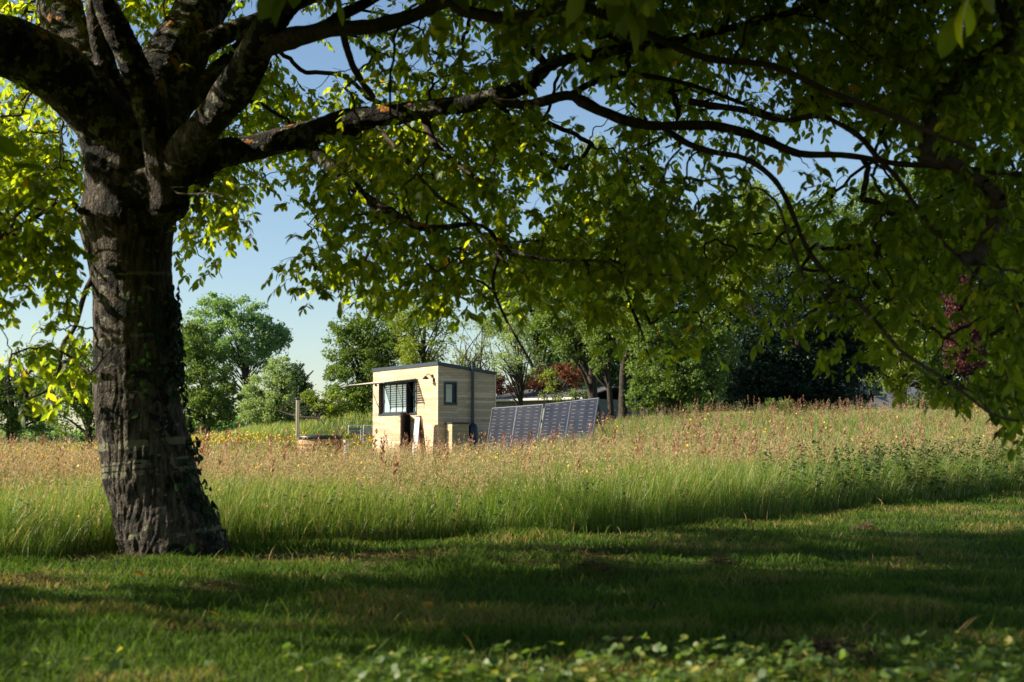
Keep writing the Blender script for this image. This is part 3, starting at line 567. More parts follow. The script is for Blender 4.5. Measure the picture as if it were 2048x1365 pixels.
# --- compound leaves
def compound(anchors, per, lsize, reject=True):
    n = len(anchors) * per; base = np.repeat(anchors, per, 0) + rng.normal(size=(n, 3)) * [.16, .16, .11]
    az = rng.uniform(0, 2 * np.pi, n); el = rng.normal(-.15, .45, n)
    d = np.stack([np.cos(az) * np.cos(el), np.sin(az) * np.cos(el), np.sin(el)], -1); L_ = rng.uniform(.13, .26, n) * lsize
    if reject:
        X_, Y_, F_ = project(base + d * L_[:, None] * .6 - [0, 0, .06])
        k = rng.random(n) < np.clip((dens(X_, Y_) - 1.1) / 5.5, 0, 1) ** 1.25 * np.interp(X_, [0, 250, 500, 1300, 1700], [.72, .78, 1, .9, .72]); k |= (Y_ < -20) | (X_ < -20) | (X_ > 2070)
        k &= ~((X_ > 190) & (X_ < 350) & (Y_ > 330) & (F_ < 10.3)) & ~((X_ < 640) & (Y_ < 350) & (F_ < 9.9) & (rng.random(n) < .9)); 
        hid = np.zeros(n, bool)
        for q_ in range(len(LPX)):
            near_ = (np.abs(X_ - LPX[q_, 0]) < LPX[q_, 3]) & (np.abs(Y_ - LPX[q_, 1] + 5) < LPX[q_, 3]) & (F_ < LPX[q_, 2] + .15); hid |= near_
        k &= ~(hid & (rng.random(n) < .88)); base, d, L_ = base[k], d[k], L_[k]; n = len(base)
    if not reject:
        X_, Y_, F_ = project(base); k = ~((F_ > 0) & (X_ > -60) & (X_ < 2110) & (Y_ > -70) & (Y_ < 1400)); base, d, L_ = base[k], d[k], L_[k]; n = len(base)
    side = unit(np.cross(d, [0, 0, 1.]) + rng.normal(size=(n, 3)) * .15)
    up = np.cross(side, d); lb, ld, ln, ll = [], [], [], []
    for t, s in ((.35, -1), (.38, 1), (.62, -1), (.66, 1), (.86, -1), (.9, 1), (1., 0)):
        k = rng.random(n) < .93
        b = base + d * (L_ * t)[:, None] + np.array([0, 0, -1]) * (L_ * .35 * t ** 2)[:, None]
        dr = side * (s * .85) + d * (.45 if s else 1.0) + np.array([0, 0, -1.]) * rng.uniform(.25, 1.25, (n, 1)) + rng.normal(size=(n, 3)) * .18
        nr = up + rng.normal(size=(n, 3)) * .45
        l_ = rng.uniform(.075, .125, n) * lsize * (.75 + .4 * t)
        lb.append(b[k]); ld.append(dr[k]); ln.append(nr[k]); ll.append(l_[k])
    rach = (base, base + d * L_[:, None] * .55 - [0, 0, .0], base + d * L_[:, None] - np.array([0, 0, 1]) * (L_ * .35)[:, None])
    return np.concatenate(lb), unit(np.concatenate(ld)), np.concatenate(ln), np.concatenate(ll), rach
LT = np.array([(0, 0), (.2, -.36), (.2, 0), (.2, .36), (.5, -.5), (.5, 0), (.5, .5), (.8, -.33), (.8, 0), (.8, .33), (1, 0)])
LF = np.array([(0, 2, 1), (0, 3, 2), (1, 2, 5), (1, 5, 4), (2, 3, 6), (2, 6, 5), (4, 5, 8), (4, 8, 7), (5, 6, 9), (5, 9, 8), (7, 8, 10), (8, 9, 10)])
def leaflets(b, d, nr, L_, wr=(.42, .55)):
    n = len(b); s = unit(np.cross(d, nr)); nn = np.cross(s, d); W = L_ * rng.uniform(*wr, n); cur = rng.uniform(-.05, .28, n); fold = rng.uniform(.02, .28, n); tw = rng.normal(0, .12, n)
    t = LT[:, 0][None, :, None]; w = LT[:, 1][None, :, None]
    V = b[:, None] + d[:, None] * (L_[:, None, None] * t) + s[:, None] * (W[:, None, None] * w) + nn[:, None] * (L_[:, None, None] * (-cur[:, None, None] * t ** 2 + fold[:, None, None] * np.abs(w) * .8 + tw[:, None, None] * w * t))
    F = LF[None] + np.arange(n)[:, None, None] * len(LT)
    return V.reshape(-1, 3), F.reshape(-1, 3), n
isvis = (lambda X, Y, F: (F > 0) & (X > -140) & (X < 2190) & (Y > -200))(*project(allA))
Lb, Ld, Ln, Ll, (r0, r1, r2) = compound(allA[isvis], 18, .61)
Ob, Od, On, Ol, _ = compound(allA[~isvis], 5, 1.45, False)
V1, F1, n1_ = leaflets(Lb, Ld, Ln, Ll); V2, F2, n2_ = leaflets(Ob, Od, On, Ol)
rv = rng.random(n1_ + n2_); rv = np.where(rng.random(len(rv)) < .994, rv * .93, .93 + rv * .07)
WL = leafy('walnut_leaf', [(0, (.034, .058, .014)), (.5, (.062, .092, .018)), (.9, (.110, .140, .022)), (.95, (.20, .17, .02)), (1, (.30, .15, .02))], trans=.64, tcol=4.6, rough=.42, spec=.3, thue=(1.55, 1.34, .17))
add_mesh('crown', np.concatenate([V1, V2]) - WO, np.concatenate([F1, F2 + len(V1)]), WL, walnut, {'rnd': np.repeat(rv, len(LT))}, True)
print('leaflets', n1_, n2_)
# leaf stalks as thin three-sided tubes
m_ = len(r0); dd = unit(r2 - r0); s1 = unit(np.cross(dd, rand_dirs(m_))); s2 = np.cross(dd, s1)
ring = [s1 * .0016, (-s1 * .5 + s2 * .87) * .0016, (-s1 * .5 - s2 * .87) * .0016]
v = np.stack([p + k for p in (r0, r1, r2) for k in ring], 1) - WO
qf = np.array([[i * 3 + j, i * 3 + (j + 1) % 3, i * 3 + 3 + (j + 1) % 3, i * 3 + 3 + j] for i in range(2) for j in range(3)])
twigs.raw(v.reshape(-1, 3), q=(qf[None] + np.arange(m_)[:, None, None] * 9).reshape(-1, 4))
TB = plain('branch_bark', (.060, .046, .034), .9, var=.5, scale=30, bump=.4, spec=.15)
twigs.build('branches', TB, walnut, True)

# ivy on the shaded side of the trunk
k = 1500
py = np.concatenate([rng.uniform(600, 1110, 900), rng.normal(690, 60, 600)]); half = np.interp(py, [300, 600, 700, 800, 900, 1000, 1118], [91, 78, 81, 84, 92, 96, 108]); cx = np.interp(py, [400, 500, 600, 700, 800, 900, 1000, 1118], [256, 259, 268, 269, 274, 290, 313, 349])
a_ = np.where(rng.random(k) < .7, rng.normal(.1, .33, k), rng.normal(-.75, .35, k))     # angle round the trunk, 0 = right edge
pr_ = noise(np.stack([py / 60, a_ * 2, 0 * py], -1), 90); kk = (pr_ > .42) & ((a_ > -.45) | (rng.random(k) < .25)); py, half, cx, a_ = py[kk], half[kk], cx[kk], a_[kk]; k = len(py)
ctr = at(cx, py, 10.25); rr = half * 10.25 / FPX + rng.uniform(.005, .05, k); out = np.stack([np.cos(a_), np.sin(a_), 0 * a_], -1)
ivy = empty('ivy', (TRUNK[0] + .3, TRUNK[1], 0), 0, 'dark ivy climbing the right side of the big walnut trunk', 'climbing plant'); IO = np.array([TRUNK[0] + .3, TRUNK[1], 0])
V, F, n_ = leaflets(ctr + out * rr[:, None], unit(rand_dirs(k) * .6 + [0, 0, -.7]), out + rand_dirs(k) * .4, rng.uniform(.035, .065, k), (.8, 1.0))
IV = leafy('ivy_leaf', [(0, (.010, .028, .010)), (1, (.028, .060, .016))], trans=.15, rough=.6, spec=.12)
add_mesh('foliage', V - IO, F, IV, ivy, {'rnd': np.repeat(rng.random(n_), len(LT))})
vine = MB()
for (u0, st) in ((-.35, 1110), (-.1, 1110), (.15, 1110), (-.7, 1000)):
    yy_ = np.linspace(st, max(st - 480, 560), 26); hf = np.interp(yy_, [300, 600, 700, 800, 900, 1000, 1118], [91, 78, 81, 84, 92, 96, 108]); cc = np.interp(yy_, [370, 500, 600, 700, 800, 900, 1000, 1118], [256, 259, 268, 269, 274, 290, 313, 349])
    aa = u0 + np.cumsum(rng.normal(0, .05, 26)); P = at(cc, yy_, 10.25) + np.stack([np.cos(aa), np.sin(aa), 0 * aa], -1) * (hf * 10.25 / FPX)[:, None] - IO; vine.tube(P, np.linspace(.006, .003, 26), 6)
vine.build('stems', TB, ivy, True)

# leafy weeds along the meadow edge and clover near the camera
def weeds(name, label, x, y, h, lsz, nl, mat):
    n = len(x); b = np.stack([x, y, ground(x, y)], -1); ln = rand_dirs(n) * [.25, .25, 0] + [.06, 0, 0]; top = b + np.stack([ln[:, 0] * h, ln[:, 1] * h, h], -1)
    a = rng.uniform(0, np.pi, n); s = np.stack([np.cos(a), np.sin(a), 0 * a], -1) * .0025
    SV = np.stack([b - s, b + s, top], 1).reshape(-1, 3); i = np.repeat(np.arange(n), nl); t = rng.uniform(.3, 1.0, n * nl); ang = rng.uniform(0, 2 * np.pi, n * nl)
    d = np.stack([np.cos(ang), np.sin(ang), rng.uniform(-.6, .35, n * nl)], -1); V, F, k = leaflets(b[i] * (1 - t[:, None]) + top[i] * t[:, None], unit(d), np.array([0, 0, 1.]) + rand_dirs(n * nl) * .4, lsz * rng.uniform(.6, 1.2, n * nl) * (1.25 - .5 * t), (.38, .55))
    r = np.concatenate([np.full(3 * n, .5), np.repeat(rng.random(k), len(LT))]); return tag(add_mesh(name, np.concatenate([SV, V]), np.concatenate([np.arange(3 * n).reshape(n, 3), F + 3 * n]), mat, attrs={'rnd': r}), label, 'weeds', kind='stuff')
NET = leafy('weed_leaf', [(0, (.028, .055, .014)), (1, (.060, .100, .024))], trans=.3, tcol=1.5, rough=.45)
k = 1000; p = rng.uniform(1480, 2330, k); dd2 = np.interp(p, EDGE_PX, EDGE_D) + rng.random(k) ** 1.3 * 4.5; kp = rng.random(k) < np.clip((p - 1450) / 350, 0, 1) * (.3 + noise2(p / 40, dd2, 95)); p, dd2 = p[kp], dd2[kp]
weeds('nettles', 'dark leafy nettles along the meadow edge at right', (p - 1024) / FPX * dd2, dd2, rng.uniform(.40, .78, len(p)), .075, 22, NET)
k = 900; p = rng.uniform(-150, 1700, k); dd2 = np.interp(p, EDGE_PX, EDGE_D) + rng.random(k) * 3; weeds('meadow_weeds', 'small leafy weeds in the front of the tall grass', (p - 1024) / FPX * dd2, dd2, rng.uniform(.15, .5, k), .045, 12, NET)
k = 6500; dd2 = rng.uniform(3.6, 5.3, k); p = rng.uniform(-100, 2150, k); kp = rng.random(k) < np.interp(p, [0, 600, 900, 2048], [.05, .15, .7, .7]) * np.clip(noise2(p / 90, dd2 * 2.5, 97) * 2.2 - .45, 0, 1) * np.interp(dd2, [3.7, 4.7, 5.3], [1, .75, .04]); p, dd2 = p[kp], dd2[kp]; k = len(p)
x = (p - 1024) / FPX * dd2; h = rng.uniform(.03, .14, k); c = np.stack([x, dd2, ground(x, dd2) + h], -1); az = rng.uniform(0, 2 * np.pi, k); tl = rand_dirs(k) * .9 + [0, 0, 1]; lb, ld, ln, ll = [], [], [], []
for q_ in range(3):
    aa = az + q_ * 2.094; lb.append(c); ld.append(unit(np.stack([np.cos(aa), np.sin(aa), rng.uniform(-.3, .6, k)], -1))); ln.append(tl); ll.append(rng.uniform(.018, .042, k))
V, F, m2 = leaflets(np.concatenate(lb), np.concatenate(ld), np.concatenate(ln), np.concatenate(ll), (.75, .95)); g = c - [0, 0, 1] * h[:, None]; sd = np.array([.0012, 0, 0]); SV = np.stack([g - sd, g + sd, c], 1).reshape(-1, 3)
CLV = leafy('clover_leaf', [(0, (.05, .095, .02)), (.8, (.13, .19, .045)), (1, (.30, .27, .06))], trans=.35, tcol=1.6)
tag(add_mesh('clover', np.concatenate([SV, V]), np.concatenate([np.arange(3 * k).reshape(k, 3), F + 3 * k]), CLV, attrs={'rnd': np.concatenate([np.full(3 * k, .4), np.repeat(rng.random(m2), len(LT))])}), 'clover patches in the lawn nearest the camera', 'clover', kind='stuff')

# ================================================================ THE CABIN
def wood_clad(name, c1, c2, plank=.075, axis='Z', gap=.08):
    m, nt, N, L = new_mat(name)
    tc = N.new('ShaderNodeTexCoord'); sp = N.new('ShaderNodeSeparateXYZ'); L.new(tc.outputs['Object'], sp.inputs[0])
    dv = N.new('ShaderNodeMath'); dv.operation = 'DIVIDE'; L.new(sp.outputs[axis], dv.inputs[0]); dv.inputs[1].default_value = plank
    fr = N.new('ShaderNodeMath'); fr.operation = 'FRACT'; L.new(dv.outputs[0], fr.inputs[0]); fl = N.new('ShaderNodeMath'); fl.operation = 'FLOOR'; L.new(dv.outputs[0], fl.inputs[0])
    # board ends along the wall, staggered per row
    ad = N.new('ShaderNodeMath'); ad.operation = 'ADD'; L.new(sp.outputs['Y' if axis == 'Z' else 'X'], ad.inputs[0]); L.new(sp.outputs['X' if axis == 'Z' else 'Z'], ad.inputs[1])
    wn1 = N.new('ShaderNodeTexWhiteNoise'); wn1.noise_dimensions = '1D'; L.new(fl.outputs[0], wn1.inputs['W'])
    a2 = N.new('ShaderNodeMath'); a2.operation = 'MULTIPLY_ADD'; L.new(wn1.outputs['Value'], a2.inputs[0]); a2.inputs[1].default_value = 2.3; L.new(ad.outputs[0], a2.inputs[2])
    f2 = N.new('ShaderNodeMath'); f2.operation = 'DIVIDE'; L.new(a2.outputs[0], f2.inputs[0]); f2.inputs[1].default_value = 1.35
    fl2 = N.new('ShaderNodeMath'); fl2.operation = 'FLOOR'; L.new(f2.outputs[0], fl2.inputs[0])
    cb = N.new('ShaderNodeCombineXYZ'); L.new(fl.outputs[0], cb.inputs[0]); L.new(fl2.outputs[0], cb.inputs[1])
    w2 = N.new('ShaderNodeTexWhiteNoise'); w2.noise_dimensions = '2D'; L.new(cb.outputs[0], w2.inputs['Vector'])
    mp = N.new('ShaderNodeMapping'); mp.inputs['Scale'].default_value = (5, 5, 60) if axis == 'Z' else (5, 60, 60); L.new(tc.outputs['Object'], mp.inputs[0])
    nz = N.new('ShaderNodeTexNoise'); nz.inputs['Scale'].default_value = 1; nz.inputs['Detail'].default_value = 7; L.new(mp.outputs[0], nz.inputs['Vector'])
    mxv = N.new('ShaderNodeMath'); mxv.operation = 'MULTIPLY_ADD'; L.new(w2.outputs['Value'], mxv.inputs[0]); mxv.inputs[1].default_value = .55; L.new(nz.outputs[0], mxv.inputs[2])
    r = ramp(nt, [(.3, c1), (.75, tuple((np.array(c1) + np.array(c2)) / 2)), (1.0, c2)]); L.new(mxv.outputs[0], r.inputs[0])
    gp = N.new('ShaderNodeMath'); gp.operation = 'LESS_THAN'; L.new(fr.outputs[0], gp.inputs[0]); gp.inputs[1].default_value = gap
    mx = N.new('ShaderNodeMix'); mx.data_type = 'RGBA'; mul = N.new('ShaderNodeMath'); mul.operation = 'MULTIPLY'; L.new(gp.outputs[0], mul.inputs[0]); mul.inputs[1].default_value = .6
    L.new(mul.outputs[0], mx.inputs[0]); L.new(r.outputs[0], mx.inputs[6]); mx.inputs[7].default_value = (c1[0] * .25, c1[1] * .22, c1[2] * .2, 1)
    b = N.new('ShaderNodeBsdfPrincipled'); b.inputs['Roughness'].default_value = .7; b.inputs['Specular IOR Level'].default_value = .2; L.new(mx.outputs[2], b.inputs['Base Color'])
    sb = N.new('ShaderNodeMath'); sb.operation = 'SUBTRACT'; L.new(nz.outputs[0], sb.inputs[0]); L.new(gp.outputs[0], sb.inputs[1])
    bp = N.new('ShaderNodeBump'); bp.inputs['Strength'].default_value = .5; bp.inputs['Distance'].default_value = .008; L.new(sb.outputs[0], bp.inputs['Height']); L.new(bp.outputs[0], b.inputs['Normal'])
    o = N.new('ShaderNodeOutputMaterial'); L.new(b.outputs[0], o.inputs[0]); return m
CLAD = wood_clad('larch_cladding', (.37, .25, .14), (.68, .52, .34))
METAL = plain('anthracite_metal', (.035, .050, .062), .45, .3, .1, 8)
GUT = plain('dark_metal', (.028, .034, .042), .4, .5, .1)
DARKW = plain('dark_interior', (.030, .024, .020), .8)
BROWN = plain('brown_reveal', (.10, .052, .032), .6)
PALE = plain('pale_blind', (.40, .50, .48), .5, 0, .05, 3)
WHITE = plain('white_paint', (.60, .56, .50), .5, 0, .05)
def glass_mat(name, tint=(.75, .85, .85), mixv=.18):
    m, nt, N, L = new_mat(name); g = N.new('ShaderNodeBsdfGlossy'); g.inputs['Roughness'].default_value = .03; g.inputs['Color'].default_value = (.9, .95, 1, 1)
    t = N.new('ShaderNodeBsdfTransparent'); t.inputs['Color'].default_value = (*tint, 1); x = N.new('ShaderNodeMixShader'); f = N.new('ShaderNodeFresnel'); f.inputs['IOR'].default_value = 1.5
    a = N.new('ShaderNodeMath'); a.operation = 'ADD'; L.new(f.outputs[0], a.inputs[0]); a.inputs[1].default_value = mixv
    L.new(a.outputs[0], x.inputs[0]); L.new(t.outputs[0], x.inputs[1]); L.new(g.outputs[0], x.inputs[2]); o = N.new('ShaderNodeOutputMaterial'); L.new(x.outputs[0], o.inputs[0]); return m
GLASS = glass_mat('window_glass', mixv=.02)
SKYPANE = plain('sky_tint_pane', (.33, .43, .44), .25, 0, .03, 3, spec=.8)  # opaque pane; pale sky reflection put into its base colour

cabin = empty('tiny_cabin', CABN, CABR, 'small timber-clad cabin with flat dark-edged roof and big window standing in the meadow', 'cabin')
def loc(p): d = np.asarray(p, float) - CABN; return np.array([d @ ex, d @ ey, d[2]])
def front(zx, zy): return loc(plane_hit(680 + zx / 6.0235, 700 + zy / 6.0235, CABN, ex))[1:]      # (y, z) on the front wall
def sidew(zx, zy):
    p = loc(plane_hit(680 + zx / 6.0235, 700 + zy / 6.0235, CABN, ey)); return p[0], p[2]
Ly = front(399, 300)[0]; Wx = sidew(1872, 300)[0]; H0 = front(1180, 188)[1]; Hb = sidew(1872, 302)[1]      # wall length, depth, front and back wall heights
FT = front(1180, 142)[1] - H0                                        # fascia height
G0 = -.35
print('cabin', Ly, Wx, H0, Hb, FT)
wy0, wz1 = front(928, 345); wy1 = front(470, 405)[0]; wz0 = front(470, 776)[1]; wz1 = wz1 - .02
dy0, dy1 = front(847, 700)[0], front(790, 700)[0]                    # door opening
W = MB(); th = .16
# front wall round the openings (boxes butt end to end)
W.box(0, th, 0, wy0, G0, H0); W.box(0, th, wy1, Ly, G0, H0); W.box(0, th, wy0, wy1, wz1, H0); W.box(0, th, dy1, wy1, G0, wz0); W.box(0, th, wy0, dy0, G0, wz0)
# side wall towards the camera, round its window
sx0, sz1 = sidew(1252, 381); sx1, sz0 = sidew(1408, 666)
def slope(x): return H0 + (Hb - H0) * x / Wx
def wallpiece(x0, x1, z0, z1=None, y0=0, y1=th):
    W.hexa([(x0, y0, z0), (x1, y0, z0), (x1, y1, z0), (x0, y1, z0)] + [(x, y, (slope(x) if z1 is None else z1)) for x, y in ((x0, y0), (x1, y0), (x1, y1), (x0, y1))])
wallpiece(th, sx0, G0); wallpiece(sx1, Wx, G0); wallpiece(sx0, sx1, G0, sz0); wallpiece(sx0, sx1, sz1)
wallpiece(th, Wx, G0, None, Ly - th, Ly)
W.hexa([(Wx - .1, th, G0), (Wx, th, G0), (Wx, Ly - th, G0), (Wx - .1, Ly - th, G0), (Wx - .1, th, Hb), (Wx, th, Hb), (Wx, Ly - th, Hb), (Wx - .1, Ly - th, Hb)])
W.build('wall', CLAD, cabin)
MB().box(th, Wx - .1, th, Ly - th, .05, .10).build('floor', DARKW, cabin)
rf = MB(); e_ = .035
rf.hexa([(-e_, -e_, H0 + .002), (Wx + e_, -e_, Hb + .002), (Wx + e_, Ly + e_, Hb + .002), (-e_, Ly + e_, H0 + .002), (-e_, -e_, H0 + FT), (Wx + e_, -e_, Hb + FT * .8), (Wx + e_, Ly + e_, Hb + FT * .8), (-e_, Ly + e_, H0 + FT)])
roof = rf.build('roof', METAL, cabin, bevel=.008)
TRM = plain('pale_trim', (.62, .50, .34), .7); MB().box(-.02, .015, -.02, -.002, G0, H0 - .003).build('corner_trim', TRM, cabin); MB().box(Wx - .03, Wx + .012, -.018, -.002, G0, Hb - .003).build('corner_trim', TRM, cabin)
# big window: recessed frame, folding panes behind
fw = MB(); rc = .13
fw.box(-.012, rc + .02, wy1 - .03, wy1 - .002, wz0, wz1); fw.box(-.012, rc + .02, wy0 + .002, wy0 + .04, wz0, wz1)
fw.box(-.03, rc + .02, dy1 + .002, wy1 - .002, wz0 - .05, wz0 - .001); fw.box(-.03, rc + .02, wy0 + .002, dy0 - .002, wz0 - .05, wz0 - .001); fw.box(.0, rc, wy0 + .04, wy1 - .03, wz1 - .05, wz1 - .002)
wnd = fw.build('window', METAL, cabin); rv_ = MB(); rv_.box(.0, rc, wy1 - .034, wy1 - .0305, wz0 + .002, wz1 - .06); rv_.build('reveal', BROWN, wnd)
fr2 = MB(); yl, yr = wy1 - .03, dy1 + .01
fr2.box(.10, .15, yl - .10, yl, wz0 + .002, wz1 - .052); fr2.box(.06, .15, yr, yl - .1, wz0 + .001, wz0 + .05); fr2.box(.10, .15, yr, yl - .1, wz1 - .1, wz1 - .052)
npn = 4; ye = np.linspace(yr + .03, yl - .1, npn + 1)
for k in range(npn): fr2.box(.105, .15, ye[k] - .009, ye[k] + .009, wz0 + .05, wz1 - .1)
fr2.box(.02, .15, yr - .03, yr + .02, wz0 - .0, wz1 - .052)
fr2.build('frame', METAL, wnd)
for k in range(npn): MB().box(.125, .131, ye[k] + .01, ye[k + 1] - .01, wz0 + .051, wz1 - .101).build('pane', SKYPANE, wnd)
bl = MB()
for k in range(npn): bl.box(.16, .166, ye[k] + .004, ye[k + 1] - .004, wz0 + .06, wz1 - .11)
bl.build('blind', PALE, wnd)
# narrow fixed light to the right of the door
sw = MB(); sw.box(.10, .15, wy0 + .04, wy0 + .075, wz0 + .002, wz1 - .052); sw.box(.10, .15, dy0 - .05, dy0 - .002, wz0 + .002, wz1 - .052); sw.box(.10, .15, wy0 + .075, dy0 - .05, wz0 + .002, wz0 + .05); sw.box(.10, .15, wy0 + .075, dy0 - .05, wz1 - .32, wz1 - .28)
nw = sw.build('window', METAL, cabin); MB().box(.125, .131, wy0 + .076, dy0 - .051, wz0 + .051, wz1 - .055).build('pane', SKYPANE, nw); MB().box(.16, .166, wy0 + .076, dy0 - .051, wz0 + .051, wz1 - .33).build('blind', PALE, nw)
# door: dark jambs, half-leaf standing ajar
dj = MB(); dj.box(.0, .14, dy1 - .035, dy1 - .001, .0, wz0 - .052); dj.box(.0, .14, dy0 + .001, dy0 + .03, .0, wz0 - .052); dj.box(.0, .14, dy0 + .03, dy1 - .035, .0, .04)
door = dj.build('door', METAL, cabin)
hp = np.array([-.012, dy1 - .02, 0]); dd_ = np.array([-.60, -.80, 0]); dn_ = np.array([.80, -.60, 0])
zt = front(760, 760)[1]; c_ = hp + dd_ * .31; c_[2] = (zt + .04) / 2
lf = MB(); lf.obox(c_, dd_ * .31, dn_ * .022, [0, 0, (zt - .04) / 2]); leaf_ = lf.build('door_leaf', plain('door_brown', (.055, .042, .040), .5), door, bevel=.004)
hd = MB(); pz = zt - .12; hd.bar(hp + dd_ * .56 + dn_ * .05 + [0, 0, pz], hp + dd_ * .56 - dn_ * .06 + [0, 0, pz], .02); hd.bar(hp + dd_ * .56 + dn_ * .055 + [0, 0, pz], hp + dd_ * .44 + dn_ * .055 + [0, 0, pz], .02); hd.build('handle', GUT, door)
# side window
sf = MB(); f_ = .045; sf.box(sx0 + .002, sx1 - .002, -.02, .10, sz1 - f_, sz1 - .002); sf.box(sx0 + .002, sx1 - .002, -.03, .10, sz0 + .002, sz0 + f_); sf.box(sx0 + .002, sx0 + f_, -.02, .10, sz0 + f_, sz1 - f_); sf.box(sx1 - f_, sx1 - .002, -.02, .10, sz0 + f_, sz1 - f_)
swd = sf.build('window', METAL, cabin); i_ = .075
s2 = MB(); s2.box(sx0 + f_, sx0 + i_, .02, .09, sz0 + f_, sz1 - f_); s2.box(sx1 - i_ - .03, sx1 - f_, .02, .09, sz0 + f_, sz1 - f_); s2.box(sx0 + i_, sx1 - i_ - .03, .02, .09, sz1 - i_, sz1 - f_); s2.box(sx0 + i_, sx1 - i_ - .03, .02, .09, sz0 + f_, sz0 + i_); s2.build('frame', GUT, swd)
MB().box(sx0 + i_, sx1 - i_ - .03, .05, .056, sz0 + i_, sz1 - i_).build('pane', GLASS, swd)
MB().box(sx0 + i_ + .005, sx1 - i_ - .04, .085, .09, sz0 + i_, sz0 + i_ + (sz1 - sz0) * .55).build('blind', plain('cream_blind', (.62, .56, .40), .7, 0, .08), swd)
# flue pipe on the side wall
px0, pz0 = sidew(1570, 870); px1, _ = sidew(1596, 870); ptop = sidew(1583, 158)[1]; pc = (px0 + px1) / 2; pr = .042
pp = MB(); pp.tube([(pc, -.075, pz0 - .15), (pc, -.075, ptop)], [pr, pr], 16)
for z_ in (.7, 1.5, 2.3): pp.tube([(pc, -.075, z_ - .02), (pc, -.075, z_ + .02)], [pr + .006] * 2, 16); pp.box(pc - .012, pc + .012, -.04, -.002, z_ - .02, z_ + .02)
pp.tube([(pc, -.075, ptop), (pc, -.075, ptop + .03)], [pr + .012] * 2, 16); pp.build('flue_pipe', METAL, cabin, True)
# lift-up slatted shutter held out as an awning
ha = front(470, 402); hb = front(935, 347); hz_ = hb[1] + .012
oL = loc(plane_hit(680 + 80 / 6.0235, 700 + 432 / 6.0235, CABN + ey * ha[0], ey)); oR = np.array([oL[0], hb[0], oL[2]])
AL = np.array([0, ha[0], hz_]); out_v = oL - AL; Lx = np.linalg.norm(out_v); o_ = out_v / Lx; nrm_ = np.cross(o_, [0, 1, 0]); nrm_ = nrm_ / np.linalg.norm(nrm_)
aw = MB(); ns_ = 11; wsl = (Lx - .04) / ns_; yc = (ha[0] + hb[0]) / 2; hyl = (ha[0] - hb[0]) / 2
for k in range(ns_):
    c = np.array([-.025, yc, hz_]) + o_ * (wsl * (k + .5)); aw.obox(c, o_ * (wsl * .5 - .017), [0, hyl, 0], nrm_ * .005)
awn = aw.build('awning', wood_clad('awning_slats', (.42, .36, .28), (.58, .52, .43), .5, 'Z', 0), cabin)
af = MB()
for yy_ in (ha[0] - .05, hb[0] + .05, yc - .35, yc + .4): af.obox(np.array([-.025, yy_, hz_]) + o_ * Lx * .49 + nrm_ * (.026 if nrm_[2] < 0 else -.026), o_ * Lx * .48, [0, .02, 0], nrm_ * .015)
af.build('frame', METAL, awn)
st = MB()
for (a0, b0, t_) in ((front(465, 695), ha[0] - .02, .28), (front(930, 650), hb[0] + .02, .30)):
    A = np.array([-.02, b0, a0[1]]); B = np.array([-.025, b0, hz_ - .03]) + o_ * Lx * t_; MB().tube([A, A + (B - A) * .55, A + (B - A) * .551, B], [.011, .011, .006, .006], 8).build('gas_strut', GUT, awn)
# wall lamp and a small hook
ly, lz = front(1118, 318); wlm = MB(); wlm.tube([(-.002, ly, lz), (-.035, ly, lz)], [.05, .045], 14); wlm.tube(resample([(-.03, ly, lz), (-.12, ly, lz + .05), (-.20, ly, lz + .03), (-.22, ly, lz - .02)], 10), [.009] * 10, 8)
lamp = wlm.build('wall_lamp', GUT, cabin, True); MB().tube([(-.22, ly, lz + .0), (-.22, ly, lz - .03), (-.22, ly, lz - .09)], [.02, .05, .105], 20, cap=False).build('lamp_shade', GUT, lamp, True)
MB().tube([(-.22, ly, lz - .03), (-.22, ly, lz - .05), (-.22, ly, lz - .085), (-.22, ly, lz - .10)], [.012, .026, .026, .008], 12).build('bulb', WHITE, lamp, True)
hy, hz2 = front(1140, 362); hk = MB(); hk.obox((-.03, hy, hz2), (.03, 0, 0), (0, .012, 0), (0, 0, .05)); hk.build('hook', GUT, cabin); hk = MB(); hy2, hz3 = front(443, 428); hk.obox((-.03, hy2, hz3), (.03, 0, 0), (0, .012, 0), (0, 0, .035)); hk.build('hook', GUT, cabin)
# things inside and around
ty, tz = front(842, 700); tw = MB(); tw.obox((.35, ty + .10, tz), (.01, 0, 0), (0, .045, 0), (0, 0, .22)); tt = tw.build('tea_towel', plain('red_cloth', (.42, .10, .06), .9), None)
tt.matrix_world = Matrix.Translation(Vector(CABN)) @ Matrix.Rotation(CABR, 4, 'Z'); tag(tt, 'small red cloth hanging inside the cabin doorway', 'cloth')

def world_pt(l): return CABN + ex * l[0] + ey * l[1] + np.array([0, 0, l[2] if len(l) > 2 else 0])
